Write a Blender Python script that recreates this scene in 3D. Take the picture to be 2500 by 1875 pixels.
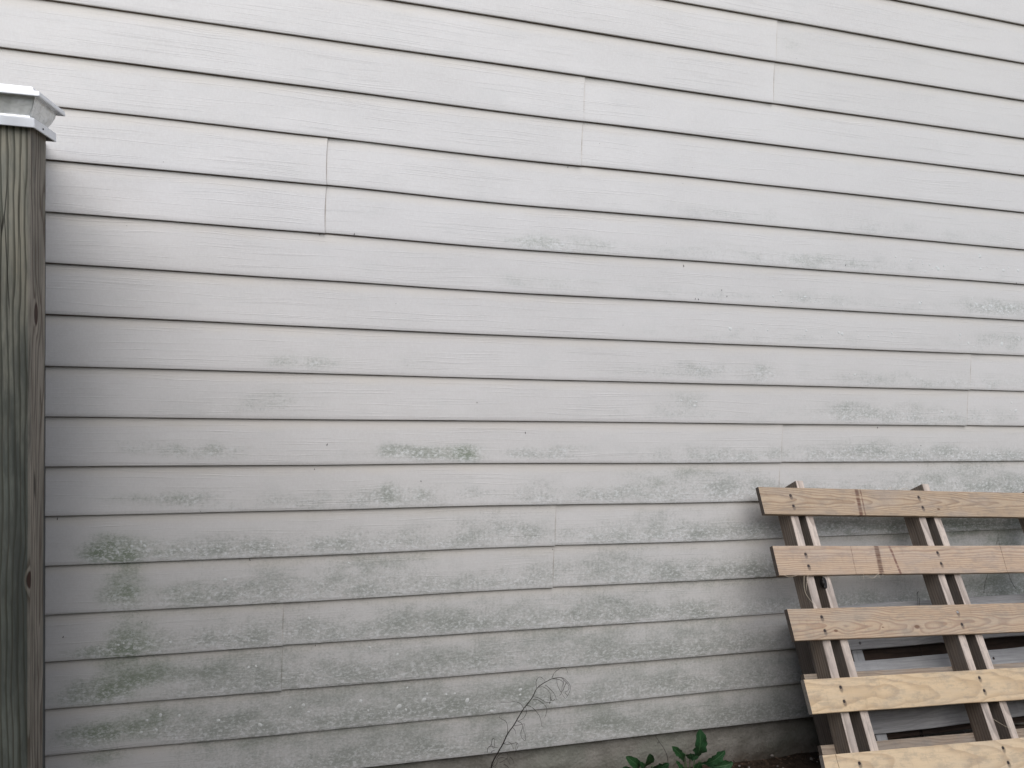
import bpy, bmesh, math, random
from mathutils import Vector, Matrix, noise
random.seed(7)
for o in list(bpy.data.objects): bpy.data.objects.remove(o)
S = bpy.context.scene
COL = S.collection

# ------------------------------------------------------------------ camera, sky, sun, exposure
EYE = 1.44                                   # eye height above the soil (m)
RT = Vector((0.96156157, -0.27107959, 0.04376295))
UP = Vector((-0.02288498, 0.07970683, 0.99655562))
FW = Vector((0.27363409, 0.9592511, -0.07043937))
cd = bpy.data.cameras.new('camera'); cam = bpy.data.objects.new('camera', cd); COL.objects.link(cam)
cd.sensor_width = 36; cd.lens = 1870 / 2500 * 36; cd.clip_start = .02; cd.clip_end = 400
m = Matrix.Identity(4)
for i in range(3):
    m[i][0] = RT[i]; m[i][1] = UP[i]; m[i][2] = -FW[i]
m[2][3] = EYE
cam.matrix_world = m
S.camera = cam

SUN_EL, SUN_AZ = math.radians(47), math.radians(189)
w = bpy.data.worlds.new('World'); S.world = w; w.use_nodes = True
nt = w.node_tree; nt.nodes.clear()
sky = nt.nodes.new('ShaderNodeTexSky'); sky.sky_type = 'NISHITA'; sky.sun_disc = False
sky.sun_elevation = SUN_EL; sky.sun_rotation = SUN_AZ; sky.air_density = 1.0; sky.dust_density = 1.0; sky.ozone_density = 1.0
bg = nt.nodes.new('ShaderNodeBackground'); bg.inputs[1].default_value = .09
wo = nt.nodes.new('ShaderNodeOutputWorld')
hs = nt.nodes.new('ShaderNodeHueSaturation'); hs.inputs['Saturation'].default_value = .72      # thin high overcast
nt.links.new(sky.outputs[0], hs.inputs['Color']); nt.links.new(hs.outputs[0], bg.inputs[0]); nt.links.new(bg.outputs[0], wo.inputs[0])
sl = bpy.data.lights.new('sun', 'SUN'); sl.energy = 1.6; sl.angle = math.radians(60); sl.color = (1, .975, .945)
sun = bpy.data.objects.new('sun', sl); COL.objects.link(sun)
sd = Vector((math.sin(SUN_AZ) * math.cos(SUN_EL), math.cos(SUN_AZ) * math.cos(SUN_EL), math.sin(SUN_EL)))
sun.rotation_euler = sd.to_track_quat('Z', 'Y').to_euler()
S.view_settings.view_transform = 'Standard'; S.view_settings.look = 'None'
S.view_settings.exposure = 0.76; S.view_settings.gamma = 1; S.view_settings.use_curve_mapping = False
S.render.engine = 'CYCLES'
try: S.cycles.use_denoising = True
except Exception: pass

WALL = 2.1551          # distance of the siding's butt edges from the camera
CO = 0.127             # exposure of one siding course
Z0 = EYE - 1.28464     # bottom edge of the lowest course

# ---- readings from the photograph, as wall coordinates (m)
MOLD = [(-0.3942, 1.0956, 0.077, 0.024, 0.25, 0.6), (-0.2717, 1.0833, 0.08, 0.022, 0.35, 0.7), (-0.1802, 1.0894, 0.047, 0.019, 0.3, 0.6), (0.3013, 1.0787, 0.06, 0.019, 0.7, 0.6), (0.408, 1.0758, 0.054, 0.016, 0.6, 0.9), (0.4897, 1.0783, 0.041, 0.02, 0.9, 1.0), (0.6584, 1.0753, 0.065, 0.017, 0.4, 0.3), (0.7821, 1.0778, 0.06, 0.02, 0.45, 0.3), (1.8598, 1.084, 0.114, 0.029, 0.35, 0.2), (2.2942, 1.0637, 0.318, 0.025, 0.4, 0.1), (-0.2928, 0.96, 0.068, 0.022, 0.4, 0.7), (-0.4149, 0.9561, 0.066, 0.018, 0.3, 0.7), (0.2661, 0.9566, 0.024, 0.029, 0.7, 0.5), (0.3584, 0.9618, 0.047, 0.02, 0.3, 0.5), (0.5156, 0.9524, 0.042, 0.014, 0.3, 0.1), (0.7075, 0.9561, 0.074, 0.042, 0.3, 0.1), (1.1497, 0.9933, 0.164, 0.044, 0.35, 0.5), (0.9017, 0.9457, 0.093, 0.022, 0.3, 0.1), (1.4002, 0.9676, 0.104, 0.061, 0.35, 0.1), (2.0583, 0.9749, 0.119, 0.033, 0.3, 0.3), (2.3395, 0.9883, 0.169, 0.05, 0.4, 0.3), (2.5126, 0.9523, 0.131, 0.034, 0.5, 0.1), (-0.4468, 0.8287, 0.066, 0.037, 0.75, 1.0), (-0.4629, 0.811, 0.044, 0.025, 0.6, 1.0), (-0.3475, 0.8189, 0.068, 0.031, 0.5, 0.9), (-0.1757, 0.8061, 0.143, 0.023, 0.35, 0.4), (0.1544, 0.8067, 0.13, 0.016, 0.2, 0.3), (0.5974, 0.8465, 0.13, 0.049, 0.35, 0.2), (1.3263, 0.8172, 0.172, 0.023, 0.4, 0.1), (1.1569, 0.882, 0.098, 0.022, 0.2, 0.1), (-0.4219, 0.7106, 0.055, 0.062, 0.7, 1.0), (-0.2782, 0.6904, 0.058, 0.038, 0.5, 0.8), (-0.0788, 0.7055, 0.123, 0.039, 0.3, 0.3), (0.2204, 0.7507, 0.132, 0.034, 0.35, 0.3), (0.6762, 0.6954, 0.103, 0.036, 0.3, 0.1), (0.9754, 0.7327, 0.127, 0.044, 0.3, 0.2), (1.4212, 0.6831, 0.212, 0.031, 0.45, 0.1), (-0.3899, 0.5777, 0.068, 0.05, 0.7, 1.0), (-0.4669, 0.5521, 0.088, 0.019, 0.6, 1.0), (-0.1483, 0.58, 0.109, 0.032, 0.4, 0.3), (0.4128, 0.5834, 0.083, 0.028, 0.4, 0.3), (0.5663, 0.5808, 0.234, 0.043, 0.5, 0.25), (0.9366, 0.5947, 0.158, 0.044, 0.45, 0.2), (0.6391, 0.5548, 0.058, 0.021, 0.5, 0.3), (-0.4003, 0.4841, 0.09, 0.051, 0.7, 1.0), (-0.4882, 0.4415, 0.088, 0.031, 0.8, 1.0), (-0.2409, 0.4836, 0.094, 0.026, 0.5, 0.7), (-0.1228, 0.487, 0.122, 0.033, 0.4, 0.4), (0.203, 0.4608, 0.27, 0.055, 0.3, 0.2), (0.5005, 0.4652, 0.085, 0.028, 0.4, 0.4), (0.8658, 0.4813, 0.188, 0.044, 0.5, 0.3), (1.2655, 0.4834, 0.206, 0.039, 0.35, 0.1), (-0.4877, 0.3284, 0.089, 0.032, 0.8, 1.0), (-0.3542, 0.3526, 0.092, 0.039, 0.6, 0.9), (-0.1681, 0.3338, 0.072, 0.026, 0.4, 0.5), (0.1033, 0.3335, 0.265, 0.068, 0.5, 0.3), (0.5062, 0.3226, 0.293, 0.057, 0.4, 0.3), (0.6783, 0.3355, 0.09, 0.044, 0.5, 0.5), (1.1922, 0.335, 0.204, 0.047, 0.35, 0.2), (1.5335, 0.3537, 0.109, 0.048, 0.3, 0.1), (-0.4543, 0.2613, 0.067, 0.025, 0.6, 0.8), (-0.0701, 0.2571, 0.125, 0.04, 0.5, 0.4), (0.3029, 0.23, 0.208, 0.056, 0.5, 0.2), (0.9576, 0.2196, 0.08, 0.038, 0.6, 0.5), (1.1504, 0.2155, 0.151, 0.039, 0.35, 0.3), (1.5446, 0.2084, 0.146, 0.049, 0.3, 0.1), (0.7573, 1.7016, 0.132, 0.03, 0.3, 0.9), (0.6293, 1.699, 0.042, 0.02, 0.22, 0.9), (0.72, 1.5842, 0.176, 0.027, 0.14, 0.8), (0.0165, 1.3304, 0.098, 0.025, 0.25, 0.7), (-0.0414, 1.2284, 0.097, 0.038, 0.2, 0.6), (0.3056, 1.3394, 0.066, 0.02, 0.2, 0.7), (1.5151, 1.705, 0.265, 0.044, 0.12, 0.8), (1.4586, 1.3289, 0.052, 0.037, 0.3, 0.3), (1.2464, 1.3453, 0.149, 0.022, 0.25, 0.3), (1.1943, 1.2491, 0.098, 0.029, 0.25, 0.4), (1.8064, 1.2208, 0.151, 0.031, 0.3, 0.3), (2.0619, 1.2179, 0.059, 0.04, 0.25, 0.2), (2.391, 1.5962, 0.126, 0.02, 0.5, 0.3), (2.4355, 1.4801, 0.149, 0.025, 0.3, 0.3), (1.7967, 0.8268, 0.171, 0.04, 0.6, 0.4), (2.352, 0.8146, 0.324, 0.048, 0.8, 0.9), (2.5362, 0.7456, 0.088, 0.026, 0.6, 0.8), (2.5549, 0.5814, 0.201, 0.07, 0.7, 0.7), (1.4801, 0.6836, 0.089, 0.031, 0.5, 0.2), (1.4707, 2.3652, 0.067, 0.042, 0.15, 0.5)]
SPOTS = [(1.9395, 1.7422, 0.0041), (1.939, 1.726, 0.0027), (1.9625, 1.7304, 0.0027), (1.9704, 1.7197, 0.002), (2.0032, 1.7348, 0.0048), (2.0505, 1.7334, 0.0028), (2.0527, 1.7251, 0.0035), (2.0807, 1.7247, 0.0049), (2.0636, 1.7004, 0.0041), (2.0927, 1.7107, 0.0035), (2.1172, 1.7123, 0.0084), (2.1109, 1.7187, 0.0056), (2.1406, 1.7252, 0.0043), (2.1456, 1.7113, 0.0035), (2.1582, 1.7274, 0.0021), (2.2962, 1.767, 0.0066), (2.294, 1.7737, 0.0037), (2.2433, 1.7243, 0.0029), (2.2994, 1.7245, 0.0059), (2.3278, 1.7344, 0.0029), (2.3726, 1.7309, 0.003), (2.4016, 1.7257, 0.0066), (2.4243, 1.7365, 0.0038), (2.4675, 1.7293, 0.006), (2.3545, 1.6936, 0.0029), (1.5016, 1.6029, 0.0044), (1.5118, 1.5927, 0.0024), (1.4753, 1.5843, 0.0037), (1.4856, 1.5705, 0.0031), (1.503, 1.5623, 0.0018), (1.5448, 1.5698, 0.0031), (1.5635, 1.5719, 0.0025), (1.5936, 1.5886, 0.0051), (1.5815, 1.5825, 0.0031), (1.6196, 1.5818, 0.0025), (1.6169, 1.5763, 0.0025), (1.633, 1.5744, 0.0025), (1.6621, 1.5705, 0.0032), (1.6797, 1.6057, 0.0026), (1.7712, 1.624, 0.0027), (1.7401, 1.569, 0.0026), (2.0521, 1.5917, 0.007), (2.0586, 1.5965, 0.0042), (1.9679, 1.589, 0.0034), (2.2743, 1.6194, 0.0043), (2.2962, 1.599, 0.0059), (2.2907, 1.6028, 0.0044), (2.325, 1.5917, 0.0066), (2.3516, 1.5854, 0.0045), (2.3615, 1.5971, 0.0067), (2.3537, 1.6002, 0.0045), (2.441, 1.6105, 0.0037), (2.453, 1.5981, 0.0068), (2.4494, 1.6033, 0.0053), (2.4009, 1.579, 0.0037), (2.4165, 1.5739, 0.0045), (2.4359, 1.5689, 0.0038), (2.4383, 1.5809, 0.0038), (1.3269, 1.4738, 0.0072), (1.4149, 1.4765, 0.0024), (1.4424, 1.4926, 0.0024), (1.464, 1.4754, 0.0037), (1.609, 1.4798, 0.0044), (1.6038, 1.466, 0.0025), (1.6694, 1.4626, 0.0032), (1.7349, 1.479, 0.0058), (1.7484, 1.4741, 0.0065), (1.8066, 1.4881, 0.0026), (1.8528, 1.4716, 0.004), (1.9484, 1.485, 0.0041), (2.237, 1.491, 0.0058), (2.2347, 1.4781, 0.0036), (2.2742, 1.4633, 0.0059), (2.4234, 1.4659, 0.0091), (2.5017, 1.4933, 0.0038), (2.5014, 1.4826, 0.0038), (2.3376, 1.4439, 0.0029), (2.2961, 1.4512, 0.0029), (2.5278, 1.3344, 0.0039), (2.4944, 1.257, 0.0039), (2.4938, 1.2286, 0.0031), (2.5154, 1.2283, 0.007), (2.3876, 1.2272, 0.0045), (1.7894, 1.2495, 0.0033), (1.2283, 1.3608, 0.0035), (1.2033, 1.2371, 0.0029), (1.2187, 1.2257, 0.0053), (1.2238, 1.238, 0.0035), (1.171, 1.2418, 0.0035), (1.1026, 1.2318, 0.0022), (2.1857, 1.2198, 0.0058), (1.8099, 1.3398, 0.0047), (-0.3772, 0.8429, 0.004), (-0.3679, 0.8323, 0.0048), (-0.3994, 0.8325, 0.0036), (-0.4313, 0.8178, 0.0028), (-0.3253, 0.3665, 0.0058), (-0.2785, 0.3604, 0.005), (-0.3351, 0.3281, 0.0053), (-0.3719, 0.3251, 0.0049), (-0.4288, 0.5693, 0.0036), (-0.3028, 0.5679, 0.0037), (-0.1031, 0.4806, 0.0044), (-0.0835, 0.4828, 0.0039), (-0.1687, 0.7311, 0.0055), (-0.0445, 0.8208, 0.0026), (0.0805, 0.5699, 0.0037), (-0.3579, 0.3559, 0.0037), (0.0458, 0.3588, 0.0054), (0.0098, 0.356, 0.0036), (0.0599, 0.338, 0.0041), (-0.4161, 0.5728, 0.0024), (-0.0693, 0.3148, 0.0062), (-0.1782, 0.3377, 0.0052), (-0.4602, 0.3161, 0.0024), (0.3158, 0.3306, 0.0083), (0.3366, 0.3185, 0.0044), (0.3887, 0.3428, 0.0075), (0.398, 0.3592, 0.0045), (0.5195, 0.3301, 0.0077), (0.6849, 0.3477, 0.0058), (0.6845, 0.332, 0.0043), (0.313, 0.2997, 0.0024), (0.4204, 0.29, 0.0035), (0.2273, 0.3266, 0.0038), (0.047, 0.3602, 0.0041), (0.2051, 0.356, 0.0057), (0.3384, 0.3827, 0.0039), (0.4555, 0.3529, 0.004), (0.0555, 0.6098, 0.0045), (0.08, 0.5709, 0.0031), (0.3058, 0.4863, 0.0049), (0.2264, 0.5129, 0.0047), (0.4806, 0.3532, 0.004), (0.5957, 0.2908, 0.0062), (0.2874, 0.3133, 0.0029), (0.1608, 0.7622, 0.0037)]
SPECKS = [[0.092, 1.1017], [0.5123, 1.2257], [0.664, 1.1378], [0.0598, 1.0326], [0.357, 0.996], [0.768, 0.7801], [1.1519, 1.6612], [1.2874, 1.594], [1.3065, 1.5758], [1.2065, 1.561], [1.196, 1.562], [1.7395, 1.7014], [1.9221, 1.162], [2.106, 1.1008], [2.4606, 1.6841], [-0.1052, 0.7837], [-0.3725, 0.6263], [-0.5576, 0.5998], [0.0747, 0.5299], [-0.2441, 0.8211], [-0.5726, 0.9095], [0.1489, 1.6815], [0.0577, 1.6741], [0.7582, 1.9242]]
WEED_MAIN = [(0.5547, 1.99, 0.205), (0.561, 1.99, 0.2323), (0.5739, 1.99, 0.2567), (0.5879, 1.99, 0.2811), (0.5997, 1.99, 0.3079), (0.616, 1.99, 0.3299), (0.6301, 1.99, 0.3544), (0.6442, 1.99, 0.3779), (0.6669, 1.99, 0.406), (0.6789, 1.99, 0.4309), (0.6959, 1.99, 0.4445), (0.724, 1.99, 0.4573), (0.7395, 1.99, 0.4592), (0.7553, 1.99, 0.4572), (0.7669, 1.99, 0.4482), (0.7789, 1.99, 0.434), (0.7803, 1.99, 0.4164), (0.7727, 1.99, 0.4028)]
WEED_TEND = [[(0.7239, 1.99, 0.4605), (0.7273, 1.9829, 0.4765), (0.7363, 1.9786, 0.4874), (0.7516, 1.9786, 0.4938), (0.7624, 1.9829, 0.4866), (0.7722, 1.99, 0.4674)], [(0.6788, 1.99, 0.4341), (0.6792, 1.9971, 0.4481), (0.6857, 2.0014, 0.4574), (0.6933, 2.0014, 0.4594), (0.7022, 1.9971, 0.4537), (0.7045, 1.99, 0.4481)], [(0.6842, 1.99, 0.4358), (0.6956, 1.9815, 0.4393), (0.708, 1.978, 0.4318), (0.7176, 1.9815, 0.4174), (0.7238, 1.99, 0.3953)], [(0.7049, 1.99, 0.4405), (0.7226, 2.0004, 0.4231), (0.7368, 2.0004, 0.4065), (0.7417, 1.99, 0.3936)], [(0.6668, 1.99, 0.4093), (0.6875, 1.9985, 0.401), (0.7024, 2.002, 0.3903), (0.7149, 1.9985, 0.3843), (0.7209, 1.99, 0.3869)], [(0.6693, 1.99, 0.4025), (0.6824, 1.9829, 0.4026), (0.6992, 1.9786, 0.3902), (0.7087, 1.9786, 0.3763), (0.7088, 1.9829, 0.3589), (0.7074, 1.99, 0.3445)], [(0.6504, 1.99, 0.3859), (0.6614, 1.9829, 0.3852), (0.6759, 1.9786, 0.373), (0.6901, 1.9786, 0.3522), (0.6972, 1.9829, 0.3253), (0.7032, 1.99, 0.3183)], [(0.6431, 1.99, 0.3791), (0.6299, 1.9815, 0.3975), (0.6112, 1.978, 0.4063), (0.5951, 1.9815, 0.4046), (0.5761, 1.99, 0.4022)], [(0.6483, 1.99, 0.3829), (0.6491, 1.9796, 0.3708), (0.64, 1.9796, 0.3545), (0.6284, 1.99, 0.3427)], [(0.6262, 1.99, 0.3429), (0.6412, 1.9946, 0.3314), (0.6453, 1.9985, 0.3159), (0.6423, 2.0011, 0.3018), (0.6455, 2.002, 0.2857), (0.6556, 2.0011, 0.2763), (0.6551, 1.9985, 0.2931), (0.6476, 1.9946, 0.3112), (0.6481, 1.99, 0.332)], [(0.6149, 1.99, 0.3289), (0.635, 2.002, 0.3238), (0.6481, 1.99, 0.3327)], [(0.614, 1.99, 0.3247), (0.6172, 1.978, 0.3232), (0.6232, 1.99, 0.3054)], [(0.5992, 1.99, 0.3079), (0.5966, 1.9829, 0.3335), (0.5892, 1.9786, 0.3515), (0.5771, 1.9786, 0.3591), (0.5705, 1.9829, 0.364), (0.5756, 1.99, 0.3637)], [(0.589, 1.99, 0.281), (0.6038, 2.0004, 0.2784), (0.6151, 2.0004, 0.2713), (0.6191, 1.99, 0.2614)], [(0.589, 1.99, 0.2805), (0.6094, 1.996, 0.2732), (0.6281, 2.0004, 0.2731), (0.6358, 2.002, 0.267), (0.6342, 2.0004, 0.2583), (0.6278, 1.996, 0.2516), (0.622, 1.99, 0.2459)], [(0.6282, 1.99, 0.2767), (0.6217, 1.978, 0.2732), (0.6271, 1.99, 0.2529)], [(0.5427, 1.99, 0.2602), (0.5429, 1.9848, 0.276), (0.5499, 1.9806, 0.2861), (0.5528, 1.9783, 0.3042), (0.5581, 1.9783, 0.3036), (0.5605, 1.9806, 0.2871), (0.558, 1.9848, 0.2722), (0.5534, 1.99, 0.2849)], [(0.5474, 1.99, 0.2758), (0.5588, 2.0004, 0.2703), (0.5676, 2.0004, 0.2657), (0.5722, 1.99, 0.2716)], [(0.5535, 1.99, 0.2569), (0.5552, 1.978, 0.2709), (0.5651, 1.99, 0.262)], [(0.5584, 1.99, 0.2175), (0.567, 1.9848, 0.2367), (0.5737, 1.9806, 0.2534), (0.5878, 1.9783, 0.2617), (0.5988, 1.9783, 0.2562), (0.599, 1.9806, 0.2419), (0.5865, 1.9848, 0.2323), (0.5796, 1.99, 0.2258)], [(0.5607, 1.99, 0.215), (0.5731, 1.9971, 0.2182), (0.5781, 2.0014, 0.2303), (0.5909, 2.0014, 0.2331), (0.6029, 1.9971, 0.2299), (0.6102, 1.99, 0.2179)], [(0.6092, 1.99, 0.2397), (0.6221, 2.002, 0.2227), (0.6234, 1.99, 0.2141)], [(0.5927, 1.99, 0.221), (0.6003, 1.978, 0.2195), (0.6087, 1.99, 0.2028)], [(0.724, 1.99, 0.4573), (0.7371, 1.9829, 0.4583), (0.7492, 1.9786, 0.4539), (0.7565, 1.9786, 0.4414), (0.7567, 1.9829, 0.4241), (0.753, 1.99, 0.4145)], [(0.7385, 1.99, 0.4571), (0.7437, 1.9985, 0.4353), (0.7525, 2.002, 0.4175), (0.7574, 1.9985, 0.4078), (0.749, 1.99, 0.4039)], [(0.753, 1.99, 0.457), (0.7657, 1.9952, 0.4437), (0.7793, 1.9994, 0.4274), (0.7798, 2.0017, 0.413), (0.7699, 2.0017, 0.4073), (0.7763, 1.9994, 0.3979), (0.7694, 1.9952, 0.3929), (0.7554, 1.99, 0.411)], [(0.7602, 1.99, 0.4488), (0.7611, 2.002, 0.4255), (0.753, 1.99, 0.4145)], [(0.7673, 1.99, 0.4416), (0.7577, 1.978, 0.435), (0.7552, 1.99, 0.4143)], [(0.6669, 1.99, 0.4071), (0.6595, 1.9985, 0.3863), (0.6471, 2.002, 0.3705), (0.6377, 1.9985, 0.3601), (0.6312, 1.99, 0.3543)], [(0.7222, 1.99, 0.4042), (0.7276, 2.0004, 0.3899), (0.7356, 2.0004, 0.3869), (0.737, 1.99, 0.3995)], [(0.5579, 1.99, 0.2305), (0.5523, 1.9796, 0.2242), (0.5561, 1.9796, 0.2109), (0.5713, 1.99, 0.2181)]]
LEAVES = [[((1.0294, 2.03, 0.1285), (0.9625, 1.98, 0.2065), 0.0256), ((1.0456, 2.03, 0.1345), (1.0395, 1.98, 0.2059), 0.0263), ((1.0344, 2.03, 0.1279), (1.0079, 1.98, 0.1847), 0.0156), ((1.0075, 2.03, 0.1259), (0.9538, 1.98, 0.1744), 0.0156)], [((1.0735, 2.03, 0.1311), (1.1055, 1.98, 0.1681), 0.0223)], [((1.2031, 2.03, 0.1372), (1.2012, 1.98, 0.2649), 0.0413), ((1.1849, 2.03, 0.1313), (1.1104, 1.98, 0.2206), 0.0212), ((1.1846, 2.03, 0.1567), (1.2024, 1.98, 0.1777), 0.0201), ((1.1964, 2.03, 0.1085), (1.2078, 1.98, 0.1601), 0.0334), ((1.2327, 2.03, 0.1257), (1.2928, 1.98, 0.1872), 0.029), ((1.2502, 2.03, 0.1237), (1.3239, 1.98, 0.1439), 0.0312), ((1.1879, 2.03, 0.1069), (1.1272, 1.98, 0.1747), 0.0134), ((1.2458, 2.03, 0.1026), (1.2576, 1.98, 0.1384), 0.0156), ((1.2198, 2.03, 0.146), (1.1805, 1.98, 0.1894), 0.0134)]]
# ------------------------------------------------------------------ helpers
def tag(o, label=None, cat=None, group=None, kind=None):
    if label: o['label'] = label
    if cat: o['category'] = cat
    if group: o['group'] = group
    if kind: o['kind'] = kind
    return o
def empty(name, loc, label, cat, group=None):
    o = bpy.data.objects.new(name, None); COL.objects.link(o); o.location = loc; o.empty_display_size = .1
    return tag(o, label, cat, group)
def link(name, me, mat=None, parent=None, world=None):
    """one mesh object; world = its world matrix"""
    o = bpy.data.objects.new(name, me); COL.objects.link(o)
    if mat and not me.materials:
        for q in (mat if isinstance(mat, (list, tuple)) else (mat,)): me.materials.append(q)
    if parent is not None:
        o.parent = parent
        pm = PM.get(parent.name) or Matrix.Translation(parent.location)
        W = world or pm
        o.matrix_local = pm.inverted() @ W
        PM[o.name] = W
    elif world is not None:
        o.matrix_world = world; PM[o.name] = world
    return o
PM = {}
def mesh_from(name, V, F, smooth=False):
    me = bpy.data.meshes.new(name); me.from_pydata([tuple(v) for v in V], [], F); me.update()
    if smooth: me.polygons.foreach_set('use_smooth', [True] * len(me.polygons))
    return me
def bm_mesh(name, bm, smooth=False):
    bmesh.ops.recalc_face_normals(bm, faces=bm.faces)
    me = bpy.data.meshes.new(name); bm.to_mesh(me); bm.free()
    if smooth: me.polygons.foreach_set('use_smooth', [True] * len(me.polygons))
    return me
def tube_into(V, F, pts, r0, r1=None, n=5):
    pts = [Vector(p) for p in pts]; r1 = r0 if r1 is None else r1
    b = len(V); N = len(pts); ref = Vector((.3, .2, 1)).normalized()
    for i, p in enumerate(pts):
        t = (pts[min(i + 1, N - 1)] - pts[max(i - 1, 0)])
        t = t.normalized() if t.length > 1e-9 else Vector((0, 0, 1))
        a = t.cross(ref)
        if a.length < .05: a = t.cross(Vector((1, 0, 0)))
        a.normalize(); c = t.cross(a); r = r0 + (r1 - r0) * i / (N - 1)
        for k in range(n):
            th = 2 * math.pi * k / n; V.append(p + (a * math.cos(th) + c * math.sin(th)) * r)
    for i in range(N - 1):
        for k in range(n):
            k2 = (k + 1) % n
            F.append((b + i * n + k, b + i * n + k2, b + (i + 1) * n + k2, b + (i + 1) * n + k))
    F.append(tuple(b + k for k in range(n))[::-1]); F.append(tuple(b + (N - 1) * n + k for k in range(n)))
def catmull(P, sub=5):
    P = [Vector(p) for p in P]; out = []
    for i in range(len(P) - 1):
        a = P[max(i - 1, 0)]; b = P[i]; c = P[i + 1]; d = P[min(i + 2, len(P) - 1)]
        for s in range(sub):
            t = s / sub
            out.append(.5 * ((2 * b) + (c - a) * t + (2 * a - 5 * b + 4 * c - d) * t * t + (3 * b - a - 3 * c + d) * t ** 3))
    out.append(P[-1]); return out

class G:
    """small node-graph builder"""
    def __init__(s, name):
        s.m = bpy.data.materials.new(name); s.m.use_nodes = True; s.t = s.m.node_tree; s.t.nodes.clear()
        s.out = s.n('ShaderNodeOutputMaterial'); s.b = s.n('ShaderNodeBsdfPrincipled')
        s.t.links.new(s.b.outputs[0], s.out.inputs[0])
    def n(s, ty, **kw):
        x = s.t.nodes.new(ty)
        for k, v in kw.items(): setattr(x, k, v)
        return x
    def l(s, a, b): s.t.links.new(a, b)
    def put(s, sock, v):
        if isinstance(v, bpy.types.NodeSocket): s.l(v, sock)
        elif isinstance(v, (tuple, list)) and len(v) == 3 and sock.type == 'RGBA': sock.default_value = (*v, 1)
        else: sock.default_value = v
    def M(s, op, a, b=None, c=None, clamp=False):
        x = s.n('ShaderNodeMath', operation=op); x.use_clamp = clamp
        s.put(x.inputs[0], a)
        if b is not None: s.put(x.inputs[1], b)
        if c is not None: s.put(x.inputs[2], c)
        return x.outputs[0]
    def mix(s, f, a, b, bt='MIX'):
        x = s.n('ShaderNodeMix', data_type='RGBA', blend_type=bt); x.clamp_factor = True
        s.put(x.inputs[0], f); s.put(x.inputs[6], a); s.put(x.inputs[7], b); return x.outputs[2]
    def ramp(s, f, lo, hi, a=0., b=1.):
        x = s.n('ShaderNodeMapRange'); x.interpolation_type = 'SMOOTHSTEP'
        s.put(x.inputs[0], f); s.put(x.inputs[1], lo); s.put(x.inputs[2], hi); s.put(x.inputs[3], a); s.put(x.inputs[4], b)
        return x.outputs[0]
    def attr(s, nm):
        x = s.n('ShaderNodeAttribute'); x.attribute_name = nm; return x.outputs['Fac']
    def obj(s): return s.n('ShaderNodeTexCoord').outputs['Object']
    def pos(s): return s.n('ShaderNodeNewGeometry').outputs['Position']
    def sep(s, v):
        x = s.n('ShaderNodeSeparateXYZ'); s.l(v, x.inputs[0]); return x.outputs
    def comb(s, x, y, z):
        c = s.n('ShaderNodeCombineXYZ')
        for i, v in enumerate((x, y, z)): s.put(c.inputs[i], v)
        return c.outputs[0]
    def scl(s, v, sc, off=(0, 0, 0)):
        x = s.n('ShaderNodeMapping'); s.l(v, x.inputs[0]); x.inputs[3].default_value = sc; x.inputs[1].default_value = off
        return x.outputs[0]
    def noise(s, v, scale=1., det=4., rough=.55, dist=0.):
        x = s.n('ShaderNodeTexNoise'); s.l(v, x.inputs['Vector']); x.inputs['Scale'].default_value = scale
        x.inputs['Detail'].default_value = det; x.inputs['Roughness'].default_value = rough; x.inputs['Distortion'].default_value = dist
        return x.outputs['Fac']
    def voro(s, v, scale=1., out='Distance', **kw):
        x = s.n('ShaderNodeTexVoronoi', **kw); s.l(v, x.inputs['Vector']); x.inputs['Scale'].default_value = scale
        return x.outputs[out]
    def bump(s, h, st=.3, d=.001, nrm=None):
        x = s.n('ShaderNodeBump'); s.put(x.inputs['Height'], h); x.inputs['Strength'].default_value = st; x.inputs['Distance'].default_value = d
        if nrm is not None: s.l(nrm, x.inputs['Normal'])
        return x.outputs[0]
    def done(s, col=None, rough=.6, nrm=None, spec=.3, metal=0.):
        if col is not None: s.put(s.b.inputs['Base Color'], col)
        s.put(s.b.inputs['Roughness'], rough); s.b.inputs['Specular IOR Level'].default_value = spec
        s.put(s.b.inputs['Metallic'], metal)
        if nrm is not None: s.l(nrm, s.b.inputs['Normal'])
        return s.m

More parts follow.
